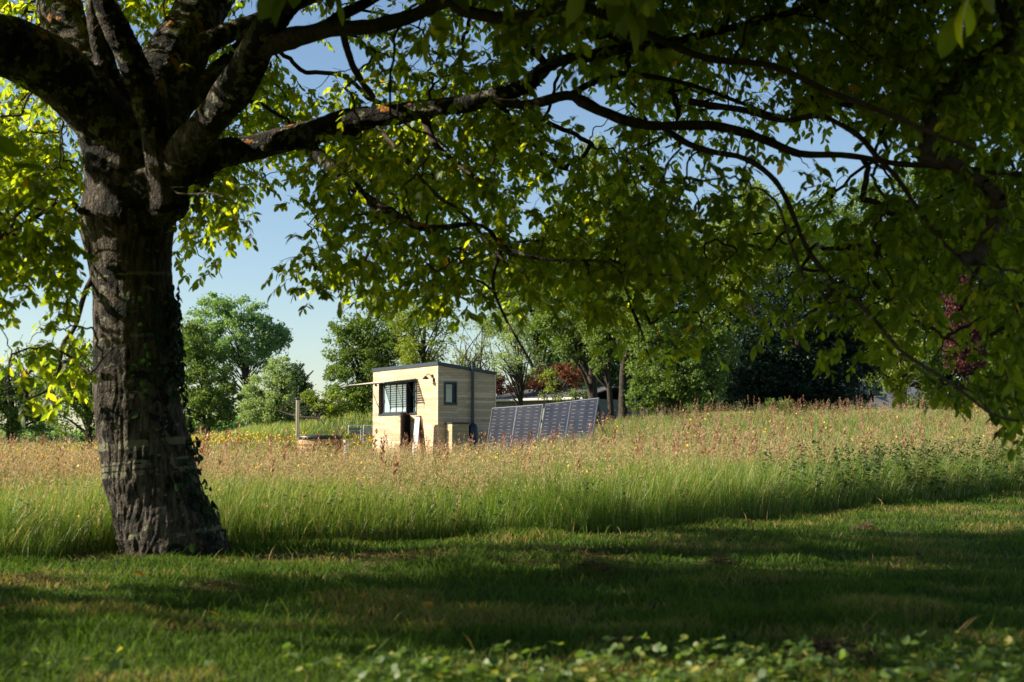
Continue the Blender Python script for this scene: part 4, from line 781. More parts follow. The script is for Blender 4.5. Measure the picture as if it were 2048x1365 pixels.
# storage box against the side wall
bx0, bz1 = sidew(1262, 884); bx1, _ = sidew(1478, 900)
sbp = world_pt((0, 0, 0)); sbox = empty('storage_box', world_pt(((bx0 + bx1) / 2, -.22)), CABR, 'low wooden storage box with dark lid against the shaded side wall', 'box')
hw_ = (bx1 - bx0) / 2; MB().box(-hw_ + .02, hw_ - .02, -.18, .19, -.2, bz1 - .02).build('body', wood_clad('box_boards', (.38, .27, .15), (.55, .41, .24), .12), sbox); MB().box(-hw_ - .01, hw_ + .01, -.22, .20, bz1 - .02, bz1 + .02).build('lid', METAL, sbox, bevel=.005)
gb = empty('gas_bottle', world_pt((sidew(1540, 900)[0], -.3)), 0, 'dark bottle standing behind the grass between storage box and solar panels', 'gas bottle'); zb = sidew(1540, 884)[1]
MB().tube([(0, 0, -.2), (0, 0, zb - .12), (0, 0, zb - .04), (0, 0, zb)], [.13, .13, .09, .03], 18).build('body', GUT, gb, True); MB().tube([(0, 0, zb), (0, 0, zb + .05)], [.02, .03], 10).build('valve', GUT, gb, True)
# folding board by the door
bp_ = plane_hit(680 + 950 / 6.0235, 700 + 1085 / 6.0235, CABN - ex * .45, ex); bt = loc(plane_hit(680 + 960 / 6.0235, 700 + 800 / 6.0235, CABN - ex * .45, ex))
bb = loc(bp_); ab = empty('folding_board', world_pt((bb[0], bb[1], 0)), CABR, 'white folding board with bare wooden back standing by the cabin door', 'board'); hh_ = bt[2]
def leafboard(y0, y1, xo, zz, nm, mat): MB().hexa([(xo - .17, y0, -.1), (xo - .14, y0, -.1), (xo - .14, y1, -.1), (xo - .17, y1, -.1), (-.03, y0 * .9, zz), (0, y0 * .9, zz), (0, y1 * .9, zz), (-.03, y1 * .9, zz)]).build(nm, mat, ab, bevel=.003)
leafboard(-.12, .20, 0, hh_ - .03, 'front_panel', WHITE)
MB().hexa([(.20, -.17, -.1), (.225, -.17, -.1), (.225, .22, -.1), (.20, .22, -.1), (.0, -.16, hh_ - .03), (.025, -.16, hh_ - .03), (.025, .20, hh_ - .03), (.0, .20, hh_ - .03)]).build('back_panel', plain('red_wood', (.34, .15, .06), .7, 0, .25, 20), ab)
MB().box(-.035, .03, -.10, .14, hh_ - .028, hh_ + .01).build('hinge_rail', plain('brown_wood', (.20, .10, .05), .7), ab)

# ---------------------------------------------------------------- hot tub, planter, chairs
tc_ = at(640, 872, 44.5); gz = float(ground(tc_[0], tc_[1])); tub = empty('hot_tub', (tc_[0], tc_[1], 0), 0, 'round wooden hot tub with dark rim and tall steel chimney left of the cabin', 'hot tub')
rt = tc_[2]; Rt = 46.5 * 44.5 / FPX; sv_ = MB(); ns_ = 40
for k in range(ns_):
    a0, a1 = 2 * np.pi * k / ns_ + .006, 2 * np.pi * (k + 1) / ns_ - .006; jit = rng.uniform(-.004, .004)
    pts = [((Rt - .06 + r) * math.cos(a), (Rt - .06 + r) * math.sin(a)) for a, r in ((a0, jit - .04), (a0, jit), (a1, jit), (a1, jit - .04))]
    sv_.hexa([(*p, gz - .1) for p in pts] + [(*p, rt - .10) for p in pts])
sv_.build('staves', wood_clad('tub_staves', (.34, .20, .11), (.50, .34, .20), .2, 'Z', 0), tub)
hp_ = MB()
for z_ in (gz + .18, rt - .28): v, q = tube_arrays([((Rt - .052) * math.cos(a), (Rt - .052) * math.sin(a), z_) for a in np.linspace(0, 2 * np.pi, 61)], [.012] * 61, 6); hp_.raw(v, q=q)
hp_.build('hoop', GUT, tub, True)
v, q = tube_arrays([(0, 0, rt - .10), (0, 0, rt - .09), (0, 0, rt - .005), (0, 0, rt)], [Rt - .04, Rt, Rt, Rt - .03], 48); rm = MB(); rm.raw(v, q=q); rm.tube([(0, 0, rt - .012), (0, 0, rt + .012)], [Rt - .03, Rt - .06], 48); rm.build('cover', plain('tub_cover', (.022, .026, .032), .35, 0, .1, spec=.6), tub, True)
cx_, cy_ = -Rt + .05 - .02, -.05; ctop = at(597, 797, 44.5)[2]; ch = MB(); ch.tube([(cx_, cy_, gz), (cx_, cy_, ctop - .06)], [.062] * 2, 20)
MB().tube([(cx_, cy_, ctop - .055), (cx_, cy_, ctop - .01), (cx_, cy_, ctop)], [.07, .10, .03], 20).build('chimney_cap', GUT, tub, True)
ch.build('chimney', plain('steel', (.42, .38, .33), .22, 1., .06, 4), tub, True)
pl_ = at(693, 880, 42.5); g2 = float(ground(pl_[0], pl_[1])); pot = empty('planter', (pl_[0], pl_[1], 0), 0, 'pale grey bucket planter with a small plant beside the hot tub', 'planter')
MB().tube([(0, 0, g2), (0, 0, pl_[2] - .01), (0, 0, pl_[2])], [.065, .088, .092], 20).build('pot', plain('pale_grey', (.55, .55, .54), .5), pot, True)
k = 260; d = rand_dirs(k) * [1, 1, .6]; V, F, n_ = leaflets(np.array([0, 0, pl_[2]]) + np.abs(d) * [0, 0, .17] + d * [.06, .06, 0], unit(d + [0, 0, .9]), rand_dirs(k), rng.uniform(.04, .09, k), (.2, .35)); add_mesh('foliage', V, F, MG, pot, {'rnd': np.repeat(rng.random(n_), len(LT)), 'h': np.full(len(V), .6)})
CH = plain('grey_slats', (.20, .20, .22), .4, .3, .05); CHW = plain('white_metal', (.55, .55, .54), .4, .2, .05)
def chair(p, rz, label):
    t = empty('folding_chair', p, rz, label, 'chair', 'folding chairs beside the cabin'); w = .20
    bf = MB(); bf.tube(resample([(-w, -.02, .0), (-w, .10, .45), (-w, .17, .86), (-w + .03, .175, .89), (w - .03, .175, .89), (w, .17, .86), (w, .10, .45), (w, -.02, 0)], 40), [.011] * 40, 8); bf.build('back_frame', CHW, t, True)
    b2 = MB()
    for z_ in (.66, .78): b2.obox((0, .145 + (z_ - .66) * .1, z_), (w - .005, 0, 0), (0, .006, 0), (0, 0, .045))
    b2.build('backrest', CH, t)
    s_ = MB()
    for k in range(6): s_.box(-w + .01, w - .01, -.30 + k * .066, -.30 + k * .066 + .05, .44, .452)
    s_.build('seat', CH, t)
    for s1_ in (-1, 1): MB().tube([(s1_ * (w - .02), -.30, .44), (s1_ * (w - .02), .26, 0)], [.010] * 2, 8).build('leg', CHW, t, True)
    return t
for (px, py, D, rz, lb) in ((709.5, 851.5, 46.5, R(6), 'grey slatted folding chair standing nearer the hot tub'), (738, 851.5, 46.0, R(-4), 'grey slatted folding chair half hidden behind the cabin corner')):
    p = at(px, py, D); chair((p[0], p[1], p[2] - .89), rz, lb)
tp = at(727, 859, 47.6); tb = empty('bistro_table', (tp[0], tp[1], 0), 0, 'thin grey folding table between the two folding chairs', 'table')
MB().box(-.32, .32, -.28, .28, tp[2] - .02, tp[2]).build('tabletop', CH, tb); [MB().bar((s1_ * .26, y_, tp[2] - .03), (-s1_ * .26, y_, tp[2] - .74), .02).build('leg', CHW, tb) for s1_ in (-1, 1) for y_ in (-.2 + .012 * s1_, .2 + .012 * s1_)]

# ---------------------------------------------------------------- solar panels
def cell_mat():
    m, nt, N, L = new_mat('solar_cells'); b = N.new('ShaderNodeBsdfPrincipled'); b.inputs['Roughness'].default_value = .32; b.inputs['Specular IOR Level'].default_value = .14
    def mth(op, a, v=None, c=None):
        n = N.new('ShaderNodeMath'); n.operation = op
        for i, q in enumerate((a, v, c)):
            if q is None: continue
            if isinstance(q, (int, float)): n.inputs[i].default_value = q
            else: L.new(q, n.inputs[i])
        return n.outputs[0]
    def att(k): n = N.new('ShaderNodeAttribute'); n.attribute_name = k; return n.outputs['Fac']
    u, v = att('u'), att('v'); fu = mth('ABSOLUTE', mth('SUBTRACT', mth('FRACT', mth('MULTIPLY', u, 3.0)), .5)); fv = mth('ABSOLUTE', mth('SUBTRACT', mth('FRACT', mth('MULTIPLY', v, 17.0)), .5))
    strip = mth('MULTIPLY', mth('LESS_THAN', fu, .21), mth('LESS_THAN', fv, .07))
    gu = mth('LESS_THAN', mth('ABSOLUTE', mth('SUBTRACT', mth('FRACT', mth('MULTIPLY', u, 6.0)), .5)), .014); gv = mth('LESS_THAN', mth('ABSOLUTE', mth('SUBTRACT', mth('FRACT', mth('MULTIPLY', v, 8.5)), .5)), .02)
    tc = N.new('ShaderNodeTexCoord'); nz = N.new('ShaderNodeTexNoise'); nz.inputs['Scale'].default_value = 2.2; nz.inputs['Detail'].default_value = 7; L.new(tc.outputs['Object'], nz.inputs[0]); r = ramp(nt, [(.3, (.010, .012, .021)), (.7, (.024, .025, .036))]); L.new(nz.outputs[0], r.inputs[0])
    x = N.new('ShaderNodeMix'); x.data_type = 'RGBA'; L.new(mth('MULTIPLY', mth('MAXIMUM', gu, gv), .35), x.inputs[0]); L.new(r.outputs[0], x.inputs[6]); x.inputs[7].default_value = (.07, .07, .08, 1)
    y = N.new('ShaderNodeMix'); y.data_type = 'RGBA'; L.new(strip, y.inputs[0]); L.new(x.outputs[2], y.inputs[6]); y.inputs[7].default_value = (.12, .12, .12, 1); L.new(y.outputs[2], b.inputs['Base Color'])
    o = N.new('ShaderNodeOutputMaterial'); L.new(b.outputs[0], o.inputs[0]); return m
CELL = cell_mat(); SILV = plain('silver_edge', (.17, .18, .19), .35, .6, .05); TABM = plain('busbar', (.15, .15, .15), .4, .2, .05)
def solar_row(pA, pB, label):
    """pA, pB: top corners (far, near) as points; panels lean back"""
    pA, pB = np.asarray(pA), np.asarray(pB); c = (pA + pB) / 2; ax = unit(pB - pA); Lr = np.linalg.norm(pB - pA); nh = unit(np.cross([0, 0, 1.], ax)); nh = -nh if nh[0] > 0 else nh
    tilt = R(11); dn = unit(-np.array([0, 0, 1.]) * math.cos(tilt) + nh * math.sin(tilt)); nn = unit(np.cross(ax, dn)); nn = nn if nn @ nh > 0 else -nn
    o = empty('solar_array', (c[0], c[1], 0), 0, label, 'solar panels', 'solar panel stands beside the cabin'); o0 = np.array([c[0], c[1], 0]); Hn = 1.62; wp = Lr / 2
    for k in range(2):
        tl = pA + ax * (wp * k) - o0; cc = tl + ax * wp / 2 + dn * Hn / 2
        pn = MB(); pn.obox(cc, ax * (wp / 2 - .006), dn * Hn / 2, nn * .016); pan = pn.build('panel', SILV, o)
        cm = MB().obox(cc + nn * .0165, ax * (wp / 2 - .022), dn * (Hn / 2 - .018), nn * .002); vv = np.concatenate(cm.v) - cc
        cm.build('cells', CELL, pan, attrs={'u': vv @ ax / (wp - .044) + .5, 'v': vv @ dn / (Hn - .036) + .5})
    lgs = MB()
    for t in (.1, .5, .9):
        T_ = pA + ax * Lr * t - o0 - nn * .03 + dn * .2; lgs.bar(T_, T_ - nh * .75 + [0, 0, -1.35], .035)
    lgs.build('stand', SILV, o)
A0, A1 = at(985, 816.5, 38.6), at(1087, 809, 36.75); B0, B1 = at(1091.5, 808.5, 36.65), at(1198, 796, 34.4)
solar_row(A0, A1, 'pair of upright solar panels next to the cabin, partly in its shadow')
solar_row(B0, B1, 'pair of upright solar panels further from the cabin, nearest the tree trunks')

# ================================================================ BUILDINGS BEHIND
def corrug_mat():
    m, nt, N, L = new_mat('corrugated_roof'); tc = N.new('ShaderNodeTexCoord'); w = N.new('ShaderNodeTexWave'); w.bands_direction = 'X'; w.inputs['Scale'].default_value = 3.2; w.inputs['Distortion'].default_value = .2; L.new(tc.outputs['Object'], w.inputs[0])
    nz = N.new('ShaderNodeTexNoise'); nz.inputs['Scale'].default_value = 3; nz.inputs['Detail'].default_value = 8; L.new(tc.outputs['Object'], nz.inputs[0]); r = ramp(nt, [(.3, (.07, .07, .07)), (.7, (.16, .155, .15))]); L.new(nz.outputs[0], r.inputs[0])
    b = N.new('ShaderNodeBsdfPrincipled'); b.inputs['Roughness'].default_value = .85; L.new(r.outputs[0], b.inputs['Base Color']); bp = N.new('ShaderNodeBump'); bp.inputs['Distance'].default_value = .04; L.new(w.outputs[0], bp.inputs['Height']); L.new(bp.outputs[0], b.inputs['Normal']); o = N.new('ShaderNodeOutputMaterial'); L.new(b.outputs[0], o.inputs[0]); return m
a, b = at(960, 802, 61), at(1172, 795.5, 57); ax = unit((b - a) * [1, 1, 0]); ay = np.array([-ax[1], ax[0], 0]); c = (a + b) / 2; Lb = np.linalg.norm((b - a)[:2]); ze = (a[2] + b[2]) / 2
shed = empty('low_shed', (c[0], c[1], 0), math.atan2(ax[1], ax[0]), 'low long shed with grey corrugated roof behind the solar panels', 'shed'); rz_ = at(1090, 777, 60)[2]; hl = Lb / 2; gsh = float(ground(c[0], c[1])) - .5
MB().box(-hl + .3, hl - .3, .35, 4.6, gsh, ze - .02).build('wall', plain('pale_render', (.20, .20, .17), .9, 0, .25, 3, .3), shed)
r_ = MB(); r_.hexa([(-hl, 0, ze), (hl, 0, ze), (hl - .5, 2.5, rz_), (-hl + .5, 2.5, rz_), (-hl, 0, ze + .05), (hl, 0, ze + .05), (hl - .5, 2.5, rz_ + .05), (-hl + .5, 2.5, rz_ + .05)]); r_.hexa([(-hl + .5, 2.51, rz_), (hl - .5, 2.51, rz_), (hl, 5, ze), (-hl, 5, ze), (-hl + .5, 2.51, rz_ + .05), (hl - .5, 2.51, rz_ + .05), (hl, 5, ze + .05), (-hl, 5, ze + .05)]); r_.build('roof', corrug_mat(), shed)
g_ = MB(); g_.tube([(-hl, -.06, ze - .02), (hl, -.06, ze - .02)], [.055] * 2, 10); g_.build('gutter', plain('cream_gutter', (.60, .56, .48), .6), shed, True)
[MB().box(x_, x_ + 1.0, .30, .345, gsh + .5, ze - .3).build('opening', DARKW, shed) for x_ in (-3.6, -1.2, .8)]
hp = at(1775, 815, 92); hs = empty('grey_house', (hp[0] - .3, hp[1], 0), R(-12), 'grey-walled house glimpsed between the trees at right', 'house'); hw = 2.6; gz = float(ground(hp[0], hp[1])) - .5; zt = at(1775, 742, 92)[2]
MB().box(-hw, hw, 0, 6, gz, zt).build('wall', plain('grey_render', (.18, .19, .22), .9, 0, .1, 2), hs)
r_ = MB(); r_.hexa([(-hw - .3, -.3, zt), (hw + .3, -.3, zt), (hw + .3, 3, zt + 1.7), (-hw - .3, 3, zt + 1.7), (-hw - .3, -.3, zt + .1), (hw + .3, -.3, zt + .1), (hw + .3, 3, zt + 1.8), (-hw - .3, 3, zt + 1.8)]); r_.hexa([(-hw - .3, 3.01, zt + 1.7), (hw + .3, 3.01, zt + 1.7), (hw + .3, 6.3, zt), (-hw - .3, 6.3, zt), (-hw - .3, 3.01, zt + 1.8), (hw + .3, 3.01, zt + 1.8), (hw + .3, 6.3, zt + .1), (-hw - .3, 6.3, zt + .1)]); r_.build('roof', METAL, hs)
wf = MB(); wf.box(-.9, .1, -.03, -.003, zt - 1.7, zt - .6); w_ = wf.build('window', WHITE, hs); MB().box(-.82, .02, -.04, -.032, zt - 1.62, zt - .68).build('pane', GLASS, w_)
# field fence posts at left
WD = plain('post_wood', (.20, .17, .14), .9, 0, .3, 20)
for (px, py0, py1, D, lb) in ((60, 893, 905, 62, 'leftmost weathered post in the far field'), (89, 886, 900, 70, 'weathered post in the far field, right of the leftmost one'), (96, 918, 932, 46, 'short dark post low in the meadow at left')):
    a = at(px, py0, D); g = float(ground(a[0], a[1])); MB().tube([(a[0], a[1], g - .3), (a[0], a[1], a[2] - .02), (a[0], a[1], a[2])], [.05, .045, .02], 8).build('fence_post', WD, None, True)
    tag(bpy.context.scene.collection.objects[-1], lb, 'fence post', 'fence posts in the far field')

# ================================================================ TREES BEHIND
def bgmat(name, c1, c2, odd=None, trans=.4, tcol=1.7):
    st = [(0, c1), (.9, c2)] + ([(.93, odd), (1, odd)] if odd else []); return leafy(name, st, trans=trans, tcol=tcol, rough=.5, spec=.25, thue=(1.25, 1.3, .5))
M_MID = bgmat('leaf_mid', (.070, .118, .028), (.165, .220, .055))
M_YEL = bgmat('leaf_yellow', (.115, .16, .025), (.25, .29, .05), (.24, .16, .02))
M_DARK = bgmat('leaf_dark', (.032, .064, .024), (.065, .115, .042), trans=.25, tcol=1.3)
M_DEEP = bgmat('leaf_deep', (.010, .026, .013), (.022, .045, .022), trans=.2, tcol=1.2)
M_GREY = bgmat('leaf_grey', (.18, .24, .11), (.31, .38, .18), trans=.35)
M_HAZE = bgmat('leaf_hazed', (.13, .21, .10), (.23, .33, .15), trans=.4)  # blue cast stands for distance haze, put into the leaf colour
M_PURP = bgmat('leaf_purple', (.060, .020, .028), (.16, .050, .058), trans=.35, tcol=1.2)
M_RED = bgmat('leaf_red', (.16, .055, .030), (.28, .11, .06), (.18, .16, .05), trans=.4, tcol=1.0)
TBARK = plain('tree_bark', (.055, .044, .034), .9, var=.4, scale=9, bump=.5, spec=.1)
def btree(name, label, D, base, ells, mat, trunk_w=14, leaf=.085, lai=3.0, clump=.16, squash=.75, group=None, cat='tree', limbs=26, depthk=.9, trunk_top=None, core=.35, stemsn=1, topy=None):
    """base (px,py), crown ellipses (cx,cy,rx,ry) in picture units at distance D"""
    bpt = at(base[0], base[1], D); g = float(ground(bpt[0], bpt[1])); o0 = np.array([bpt[0], bpt[1], g]); t = empty(name, o0, 0, label, cat, group); k_ = D / FPX
    E = [(at(e[0], e[1], D + (e[4] if len(e) > 4 else 0)), e[2] * k_, e[3] * k_) for e in ells]
    b, dr, sz = [], [], []; cl = []
    for (c, rx, rz) in E:
        area = np.pi * rx * rz; nl = int(area * lai * 1.3 / (leaf * leaf * .42)); nc = max(10, int(area * 3.2 / ((clump * max(rx, .8) * 1.3 + .12) ** 2 * 3.14)) + 8); nc = min(nc, 170)
        u = rand_dirs(nc); rr = (core + (1 - core) * rng.random(nc) ** .6)[:, None]; cc = c + u * rr * np.array([rx, rx * depthk, rz]) * .93; cl.append(cc)
        i = rng.integers(0, nc, nl); cr = (clump * max(min(rx, rz), .5) * rng.uniform(.7, 1.5, nc))[i]; w_ = rand_dirs(nl) * (rng.random(nl) ** .42)[:, None] * cr[:, None] * np.array([1.25, 1.25, squash])
        b.append(cc[i] + w_); dr.append(unit(w_) * .7)
        nf = nl // 6; w2 = rand_dirs(nf) * (rng.random(nf) ** .33)[:, None] * np.array([rx, rx * depthk, rz]) * 1.02; b.append(c + w2); dr.append(unit(w2) * .5)
    b = np.concatenate(b); n = len(b); gg = ground(b[:, 0], b[:, 1]); ok = b[:, 2] > gg + .02; b = b[ok]; dr = np.concatenate(dr)[ok]; n = len(b)
    d = unit(dr + rand_dirs(n) * .9 + [0, 0, -.15]); nr = unit(rand_dirs(n) + [0, 0, .5]); s = unit(np.cross(d, nr)); L_ = leaf * rng.uniform(.65, 1.35, n)[:, None]; nn = np.cross(s, d)
    V = np.stack([b, b + d * L_ * .45 + s * L_ * .33 + nn * L_ * .08, b + d * L_, b + d * L_ * .5 - s * L_ * .33 + nn * L_ * .08], 1)
    rnd = np.clip(rng.random(n) * .75 + .25 * noise(b * 1.2, 7), 0, 1)
    add_mesh('crown', V.reshape(-1, 3) - o0, np.arange(n * 4).reshape(-1, 4), mat, t, {'rnd': np.repeat(rnd, 4)})
    tr = MB(); rt = trunk_w * k_ / 2; ctr = np.mean([e[0] for e in E], axis=0); tops = np.max([e[0][2] + e[2] * .35 for e in E]); top = np.array([ctr[0], ctr[1], tops]) if trunk_top is None else at(trunk_top[0], trunk_top[1], D)
    cl = np.concatenate(cl)
    for st_ in range(stemsn):
        off_ = np.zeros(3) if stemsn == 1 else np.array([rng.normal(0, .25), rng.normal(0, .25), 0]); tp_ = top + (rng.normal(size=3) * [1.2, 1.2, .5] if stemsn > 1 else 0)
        h = tp_[2] - g; P = [o0 + off_ + [0, 0, -.25], o0 + off_ + [0, 0, .08 * h], o0 + off_ * 1.3 + (tp_ - o0) * [.12, .12, .35] + rng.normal(size=3) * .05, o0 + off_ + (tp_ - o0) * [.5, .5, .7] + rng.normal(size=3) * .1, tp_]
        Pt = resample(P, 20); rr = np.interp(np.linspace(0, 1, 20), [0, .06, .4, 1], [rt * 1.35, rt, rt * .75, rt * .15]) / stemsn ** .35; rr = np.maximum(rr, .012)
        tr.tube(Pt - o0, rr * (1 + .12 * (rng.random(20) - .5)), 10)
        for k in rng.permutation(len(cl))[:limbs // stemsn]:
            e_ = cl[k]; zi = np.clip((e_[2] - g) * rng.uniform(.35, .75), .3 * h * .8, h * .95); j = int(np.argmin(np.abs(Pt[:, 2] - g - zi))); s_ = Pt[j]
            mid = (s_ + e_) / 2 + [0, 0, np.linalg.norm(e_ - s_) * .08]; r0 = min(rr[j] * .6, .07 * D / 50 + .02); tr.tube(resample([s_, mid + rng.normal(size=3) * .08, e_], 8) - o0, np.linspace(r0, .010, 8), 6, cap=False)
    tr.build('trunk', TBARK, t, True)
    return t
btree('orchard_tree', 'dark spreading orchard tree left of the big trunk', 57, (178, 918), [(150, 800, 72, 75), (110, 775, 52, 55), (165, 730, 60, 55), (60, 720, 45, 30), (215, 800, 50, 70)], M_MID, 14, .10, 2.2, .2)
btree('orchard_tree', 'round green tree with thin trunk just right of the big trunk', 52, (413, 906), [(405, 770, 66, 92), (385, 680, 42, 60), (440, 800, 44, 60), (370, 820, 45, 50)], M_MID, 11, .09, 3.2, .17)
btree('broadleaf_tree', 'tall tree tinted blue-green for haze with fanned limbs rising behind the pale willow', 112, (500, 872), [(470, 680, 85, 62), (530, 690, 48, 62), (400, 690, 50, 80), (480, 625, 55, 36), (430, 610, 40, 26), (560, 672, 26, 30)], M_HAZE, 9, .19, 3.4, .15, limbs=50, stemsn=4, core=.3)
btree('willow', 'pale grey-green bushy willow in the field left of the cabin', 74, (545, 862), [(548, 795, 72, 62), (515, 810, 45, 48), (580, 790, 45, 58), (560, 745, 38, 32)], M_GREY, 20, .10, 4, .14, stemsn=3)
btree('dark_shrub_tree', 'dark slim tree between the pale willow and the cabin', 72, (610, 858), [(608, 800, 26, 52), (595, 760, 16, 40), (622, 830, 24, 26)], M_DARK, 12, .10, 3, .2)
btree('hazel_bush', 'bright yellow-green bush behind the hot tub chimney', 60, (650, 845), [(645, 805, 30, 26), (672, 815, 28, 30), (618, 795, 14, 16)], M_YEL, 8, .09, 2.8, .2, stemsn=3, cat='bush')
btree('broadleaf_tree', 'full green tree directly behind the left end of the cabin', 66, (725, 842), [(720, 740, 72, 90), (690, 680, 40, 60), (765, 665, 70, 75), (790, 740, 70, 80), (700, 800, 50, 40), (760, 800, 70, 45), (775, 600, 45, 45)], M_MID, 22, .105, 3.3, .15)
btree('maple_tree', 'green tree with yellowish tips right behind the cabin roof', 60, (850, 842), [(850, 690, 60, 60), (820, 640, 45, 50), (860, 750, 60, 40), (880, 620, 40, 45)], M_YEL, 14, .10, 1.8, .18)
btree('airy_tree', 'thinly leafed tree with bare stems behind the cabin chimney', 64, (945, 845), [(945, 690, 55, 70), (920, 740, 40, 40), (975, 730, 34, 46)], M_YEL, 10, .085, .55, .2, limbs=70, stemsn=5, core=.6)
btree('pine_tree', 'loose grey-green pine right of the cabin roof', 56, (1045, 842), [(1030, 680, 45, 60), (1010, 730, 30, 30), (1060, 730, 40, 35)], M_GREY, 10, .08, 1.1, .2, limbs=40)
btree('copper_beech', 'small dark purple tree just past the cabin back corner', 80, (1003, 836), [(1002, 775, 20, 30), (990, 760, 10, 22)], M_PURP, 8, .12, 3, .25)
btree('red_maple', 'reddish maple behind the low shed roof', 66, (1110, 838), [(1110, 757, 54, 26, -6), (1150, 745, 36, 26), (1070, 768, 36, 14, -6), (1040, 775, 26, 9, -6)], M_RED, 10, .09, 2.8, .2)
btree('broadleaf_tree', 'broad green tree towering behind the low shed', 78, (1075, 832), [(1060, 610, 110, 110), (1130, 540, 110, 100), (1010, 560, 60, 60)], M_MID, 22, .13, 2.6, .15)
btree('young_tree', 'slim sapling with small leaf clump in front of the shed', 50, (1106, 846), [(1115, 793, 13, 14), (1098, 760, 22, 26), (1085, 790, 8, 8)], M_YEL, 3, .08, 1.2, .3, limbs=12)
btree('garden_bush', 'rounded green bush with pink blossom right of the shed', 53, (1170, 846), [(1170, 798, 14, 22), (1150, 790, 10, 14)], M_MID, 4, .08, 2.5, .25, cat='bush')
btree('oak_tree', 'large-trunked tree whose trunk rises left of the two slimmer trunks', 52, (1190, 848), [(1130, 640, 75, 80), (1100, 560, 80, 70), (1190, 600, 70, 90), (1150, 690, 50, 40)], M_MID, 24, .10, 2.6, .15, trunk_top=(1170, 560))
btree('oak_tree', 'tree with the slim dark middle trunk of the three by the panels', 50, (1222, 845), [(1215, 640, 62, 80), (1240, 560, 60, 70), (1205, 710, 34, 40)], M_MID, 13, .095, 2.2, .16, trunk_top=(1222, 520))
btree('oak_tree', 'tree with the pale grey rightmost trunk of the three by the panels', 49, (1246, 847), [(1270, 600, 70, 80), (1300, 520, 70, 70), (1275, 690, 40, 50)], M_MID, 19, .095, 2.4, .16, trunk_top=(1255, 520))
btree('hornbeam', 'bright leafy hornbeam reaching down to the ground right of the trunks', 47, (1350, 850), [(1330, 730, 80, 90), (1300, 660, 60, 70), (1380, 770, 75, 70), (1290, 790, 45, 40), (1420, 690, 60, 80)], M_MID, 18, .10, 3.2, .13)
btree('tall_ash', 'tall tree whose lit top shows under the walnut bough at centre right', 72, (1330, 830), [(1230, 420, 90, 110), (1190, 320, 42, 55), (1320, 480, 90, 90), (1150, 470, 70, 90)], M_YEL, 26, .14, 2.0, .14)
btree('tall_ash', 'tall tree with sunlit yellowish top at right of centre', 70, (1530, 832), [(1500, 520, 110, 100), (1530, 430, 90, 60), (1440, 470, 60, 60), (1600, 480, 60, 60), (1505, 390, 36, 30)], M_YEL, 26, .14, 2.4, .13)
btree('dark_conifer', 'broad dark tree filling the space behind the tall seed heads', 54, (1600, 838), [(1590, 680, 120, 150), (1500, 740, 80, 100), (1680, 740, 85, 95), (1560, 780, 110, 60), (1660, 620, 60, 90)], M_DEEP, 30, .13, 3.6, .13)
btree('tall_ash', 'tall tree behind the purple one with top reaching the sky gap', 78, (1800, 824), [(1660, 460, 80, 80), (1760, 470, 90, 90), (1740, 395, 40, 40), (1850, 420, 90, 100), (1930, 480, 90, 100), (1820, 560, 90, 70), (1960, 380, 80, 80)], M_MID, 28, .16, 2.4, .14)
btree('lime_sapling', 'sunlit yellow-green tree left of the purple tree', 60, (1800, 828), [(1800, 720, 70, 80), (1770, 650, 60, 70), (1850, 700, 50, 90), (1860, 780, 50, 30), (1740, 730, 34, 50)], M_YEL, 12, .105, 1.7, .17)
btree('copper_beech', 'dark purple-leaved tree on a thin pale trunk at right', 50, (1932, 842), [(1925, 650, 58, 75), (1910, 590, 38, 50), (1960, 620, 40, 60), (1930, 715, 50, 34)], M_PURP, 9, .095, 3.2, .17, trunk_top=(1930, 600))
btree('broadleaf_tree', 'green tree at the right edge beyond the purple one', 62, (2035, 828), [(2030, 680, 60, 110), (2060, 600, 70, 90), (1995, 760, 44, 50), (2100, 740, 70, 80)], M_MID, 14, .11, 2.6, .15)
btree('garden_shrub', 'low bushy shrub behind the bare stump at far right', 66, (1990, 826), [(1980, 800, 50, 24), (2060, 800, 60, 30)], M_YEL, 6, .10, 2.4, .2, cat='bush')
btree('garden_shrub', 'low green shrub left of the thin pale trunk', 70, (1860, 824), [(1850, 806, 50, 16), (1810, 812, 30, 12)], M_MID, 6, .10, 2.4, .2, cat='bush')
btree('bramble_bush', 'small light bush at the foot of the dark tree behind the seed heads', 46, (1560, 846), [(1555, 812, 34, 18)], M_MID, 5, .08, 2.0, .25, cat='bush')
btree('broadleaf_tree', 'dark tree at the far left edge of the field', 88, (20, 892), [(20, 800, 65, 70), (70, 815, 50, 55), (-40, 780, 70, 80)], M_MID, 16, .15, 3, .15)
for (c_, lb) in (((30, 868, 48, 20), 'hedge bush at the far left along the field edge'), ((85, 862, 40, 24), 'hedge bush next to the leftmost far hedge bush'), ((200, 872, 70, 14), 'hedge bush in the far field behind the big trunk')):
    btree('hedge_bush', lb, 95, (c_[0], 888), [c_], M_HAZE, 8, .16, 3, .2, cat='bush', group='far hedge bushes', limbs=8)
# tree stump in the garden at right
p = at(1896, 790, 60); g = float(ground(p[0], p[1])); st = empty('dead_stump', (p[0], p[1], 0), 0, 'pale broken dead stump left of the thin pale trunk', 'stump')
s_ = MB(); s_.tube(resample([(0, 0, g - .2), (.02, 0, g + .3), (-.05, 0, p[2])], 10), np.linspace(.17, .07, 10) * (1 + .2 * (rng.random(10) - .5)), 12); s_.tube(resample([(0, 0, g + .35), (.2, 0, g + .55), (.28, 0, g + .8)], 6), np.linspace(.07, .02, 6), 8); s_.build('wood', plain('dead_wood', (.30, .21, .16), .9, 0, .3, 12, .4), st, True)
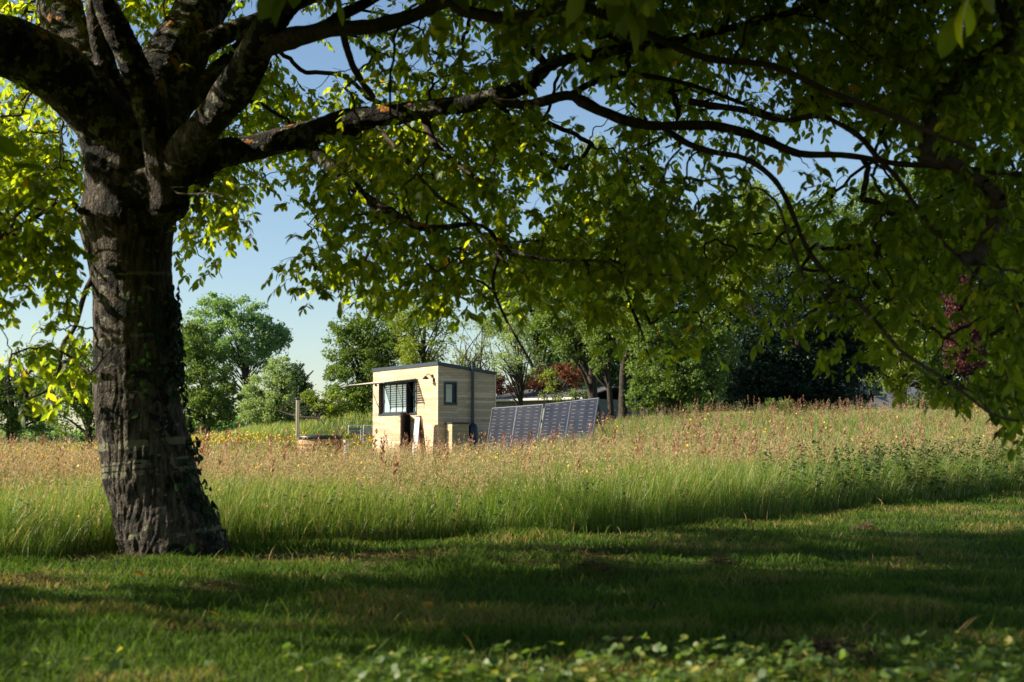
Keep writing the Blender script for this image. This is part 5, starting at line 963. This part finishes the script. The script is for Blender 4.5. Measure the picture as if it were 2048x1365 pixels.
# far woods closing the view
def far_wood(name, label, D, pts, mat, leaf, n):
    px = rng.uniform(pts[0][0], pts[-1][0], n); tops = np.interp(px, [p[0] for p in pts], [p[1] for p in pts]) + 14 * (noise2(px / 26, px * 0, 66) - .5) * 2
    tt = rng.random(n) ** 1.35; D_ = D + rng.uniform(-4, 6, n); P = at(px, tops, D_); g = ground(P[:, 0], P[:, 1]); P[:, 2] = g + (P[:, 2] - g) * tt
    d = rand_dirs(n); s = unit(np.cross(d, rand_dirs(n))); L_ = leaf * rng.uniform(.6, 1.4, n)[:, None]; V = np.stack([P, P + d * L_ * .5 + s * L_ * .35, P + d * L_, P + d * L_ * .5 - s * L_ * .35], 1)
    tag(add_mesh(name, V.reshape(-1, 3), np.arange(n * 4).reshape(-1, 4), mat, None, {'rnd': np.repeat(rng.random(n), 4)}), label, 'wood', kind='stuff')
far_wood('far_wood', 'distant wood tinted bluish for haze along the far edge of the field', 210, [(-300, 856), (120, 866), (300, 860), (400, 838), (480, 820), (560, 826), (640, 822), (800, 820)], M_HAZE, .6, 26000)
far_wood('garden_wood', 'dark wood closing the view behind the garden trees', 96, [(1020, 790), (1110, 690), (1180, 560), (1250, 450), (1400, 480), (1550, 430), (1690, 480), (1740, 560), (1810, 520), (1850, 450), (2100, 400), (2400, 400)], M_DARK, .42, 75000)

# a few fallen walnut leaflets on the lawn
YL = leafy('fallen_leaf', [(0, (.50, .33, .03)), (1, (.50, .22, .04))], trans=.4, tcol=1.2, thue=(1.2, 1, .5))
for (px, py, L0) in ((1104, 1106, .09), (868, 1228, .075), (745, 1205, .08), (440, 1250, .07), (265, 1158, .07)):
    D = float(ground_depth(float(px), float(py))); p = at(px, py, D); p[2] = ground(p[0], p[1]) + .045
    V, F, _n = leaflets(np.zeros((1, 3)), unit(rand_dirs(1) * [1, .5, .35] + [0, 0, .2]), unit(rand_dirs(1) * .5 + [0, -.5, .8]), np.array([L0]), (.55, .7))
    o = add_mesh('fallen_leaf', V, F, YL, None, {'rnd': np.full(len(V), rng.random())}); o.location = p; tag(o, 'yellow fallen leaf lying on the shaded lawn', 'leaf', 'fallen leaves on the lawn')
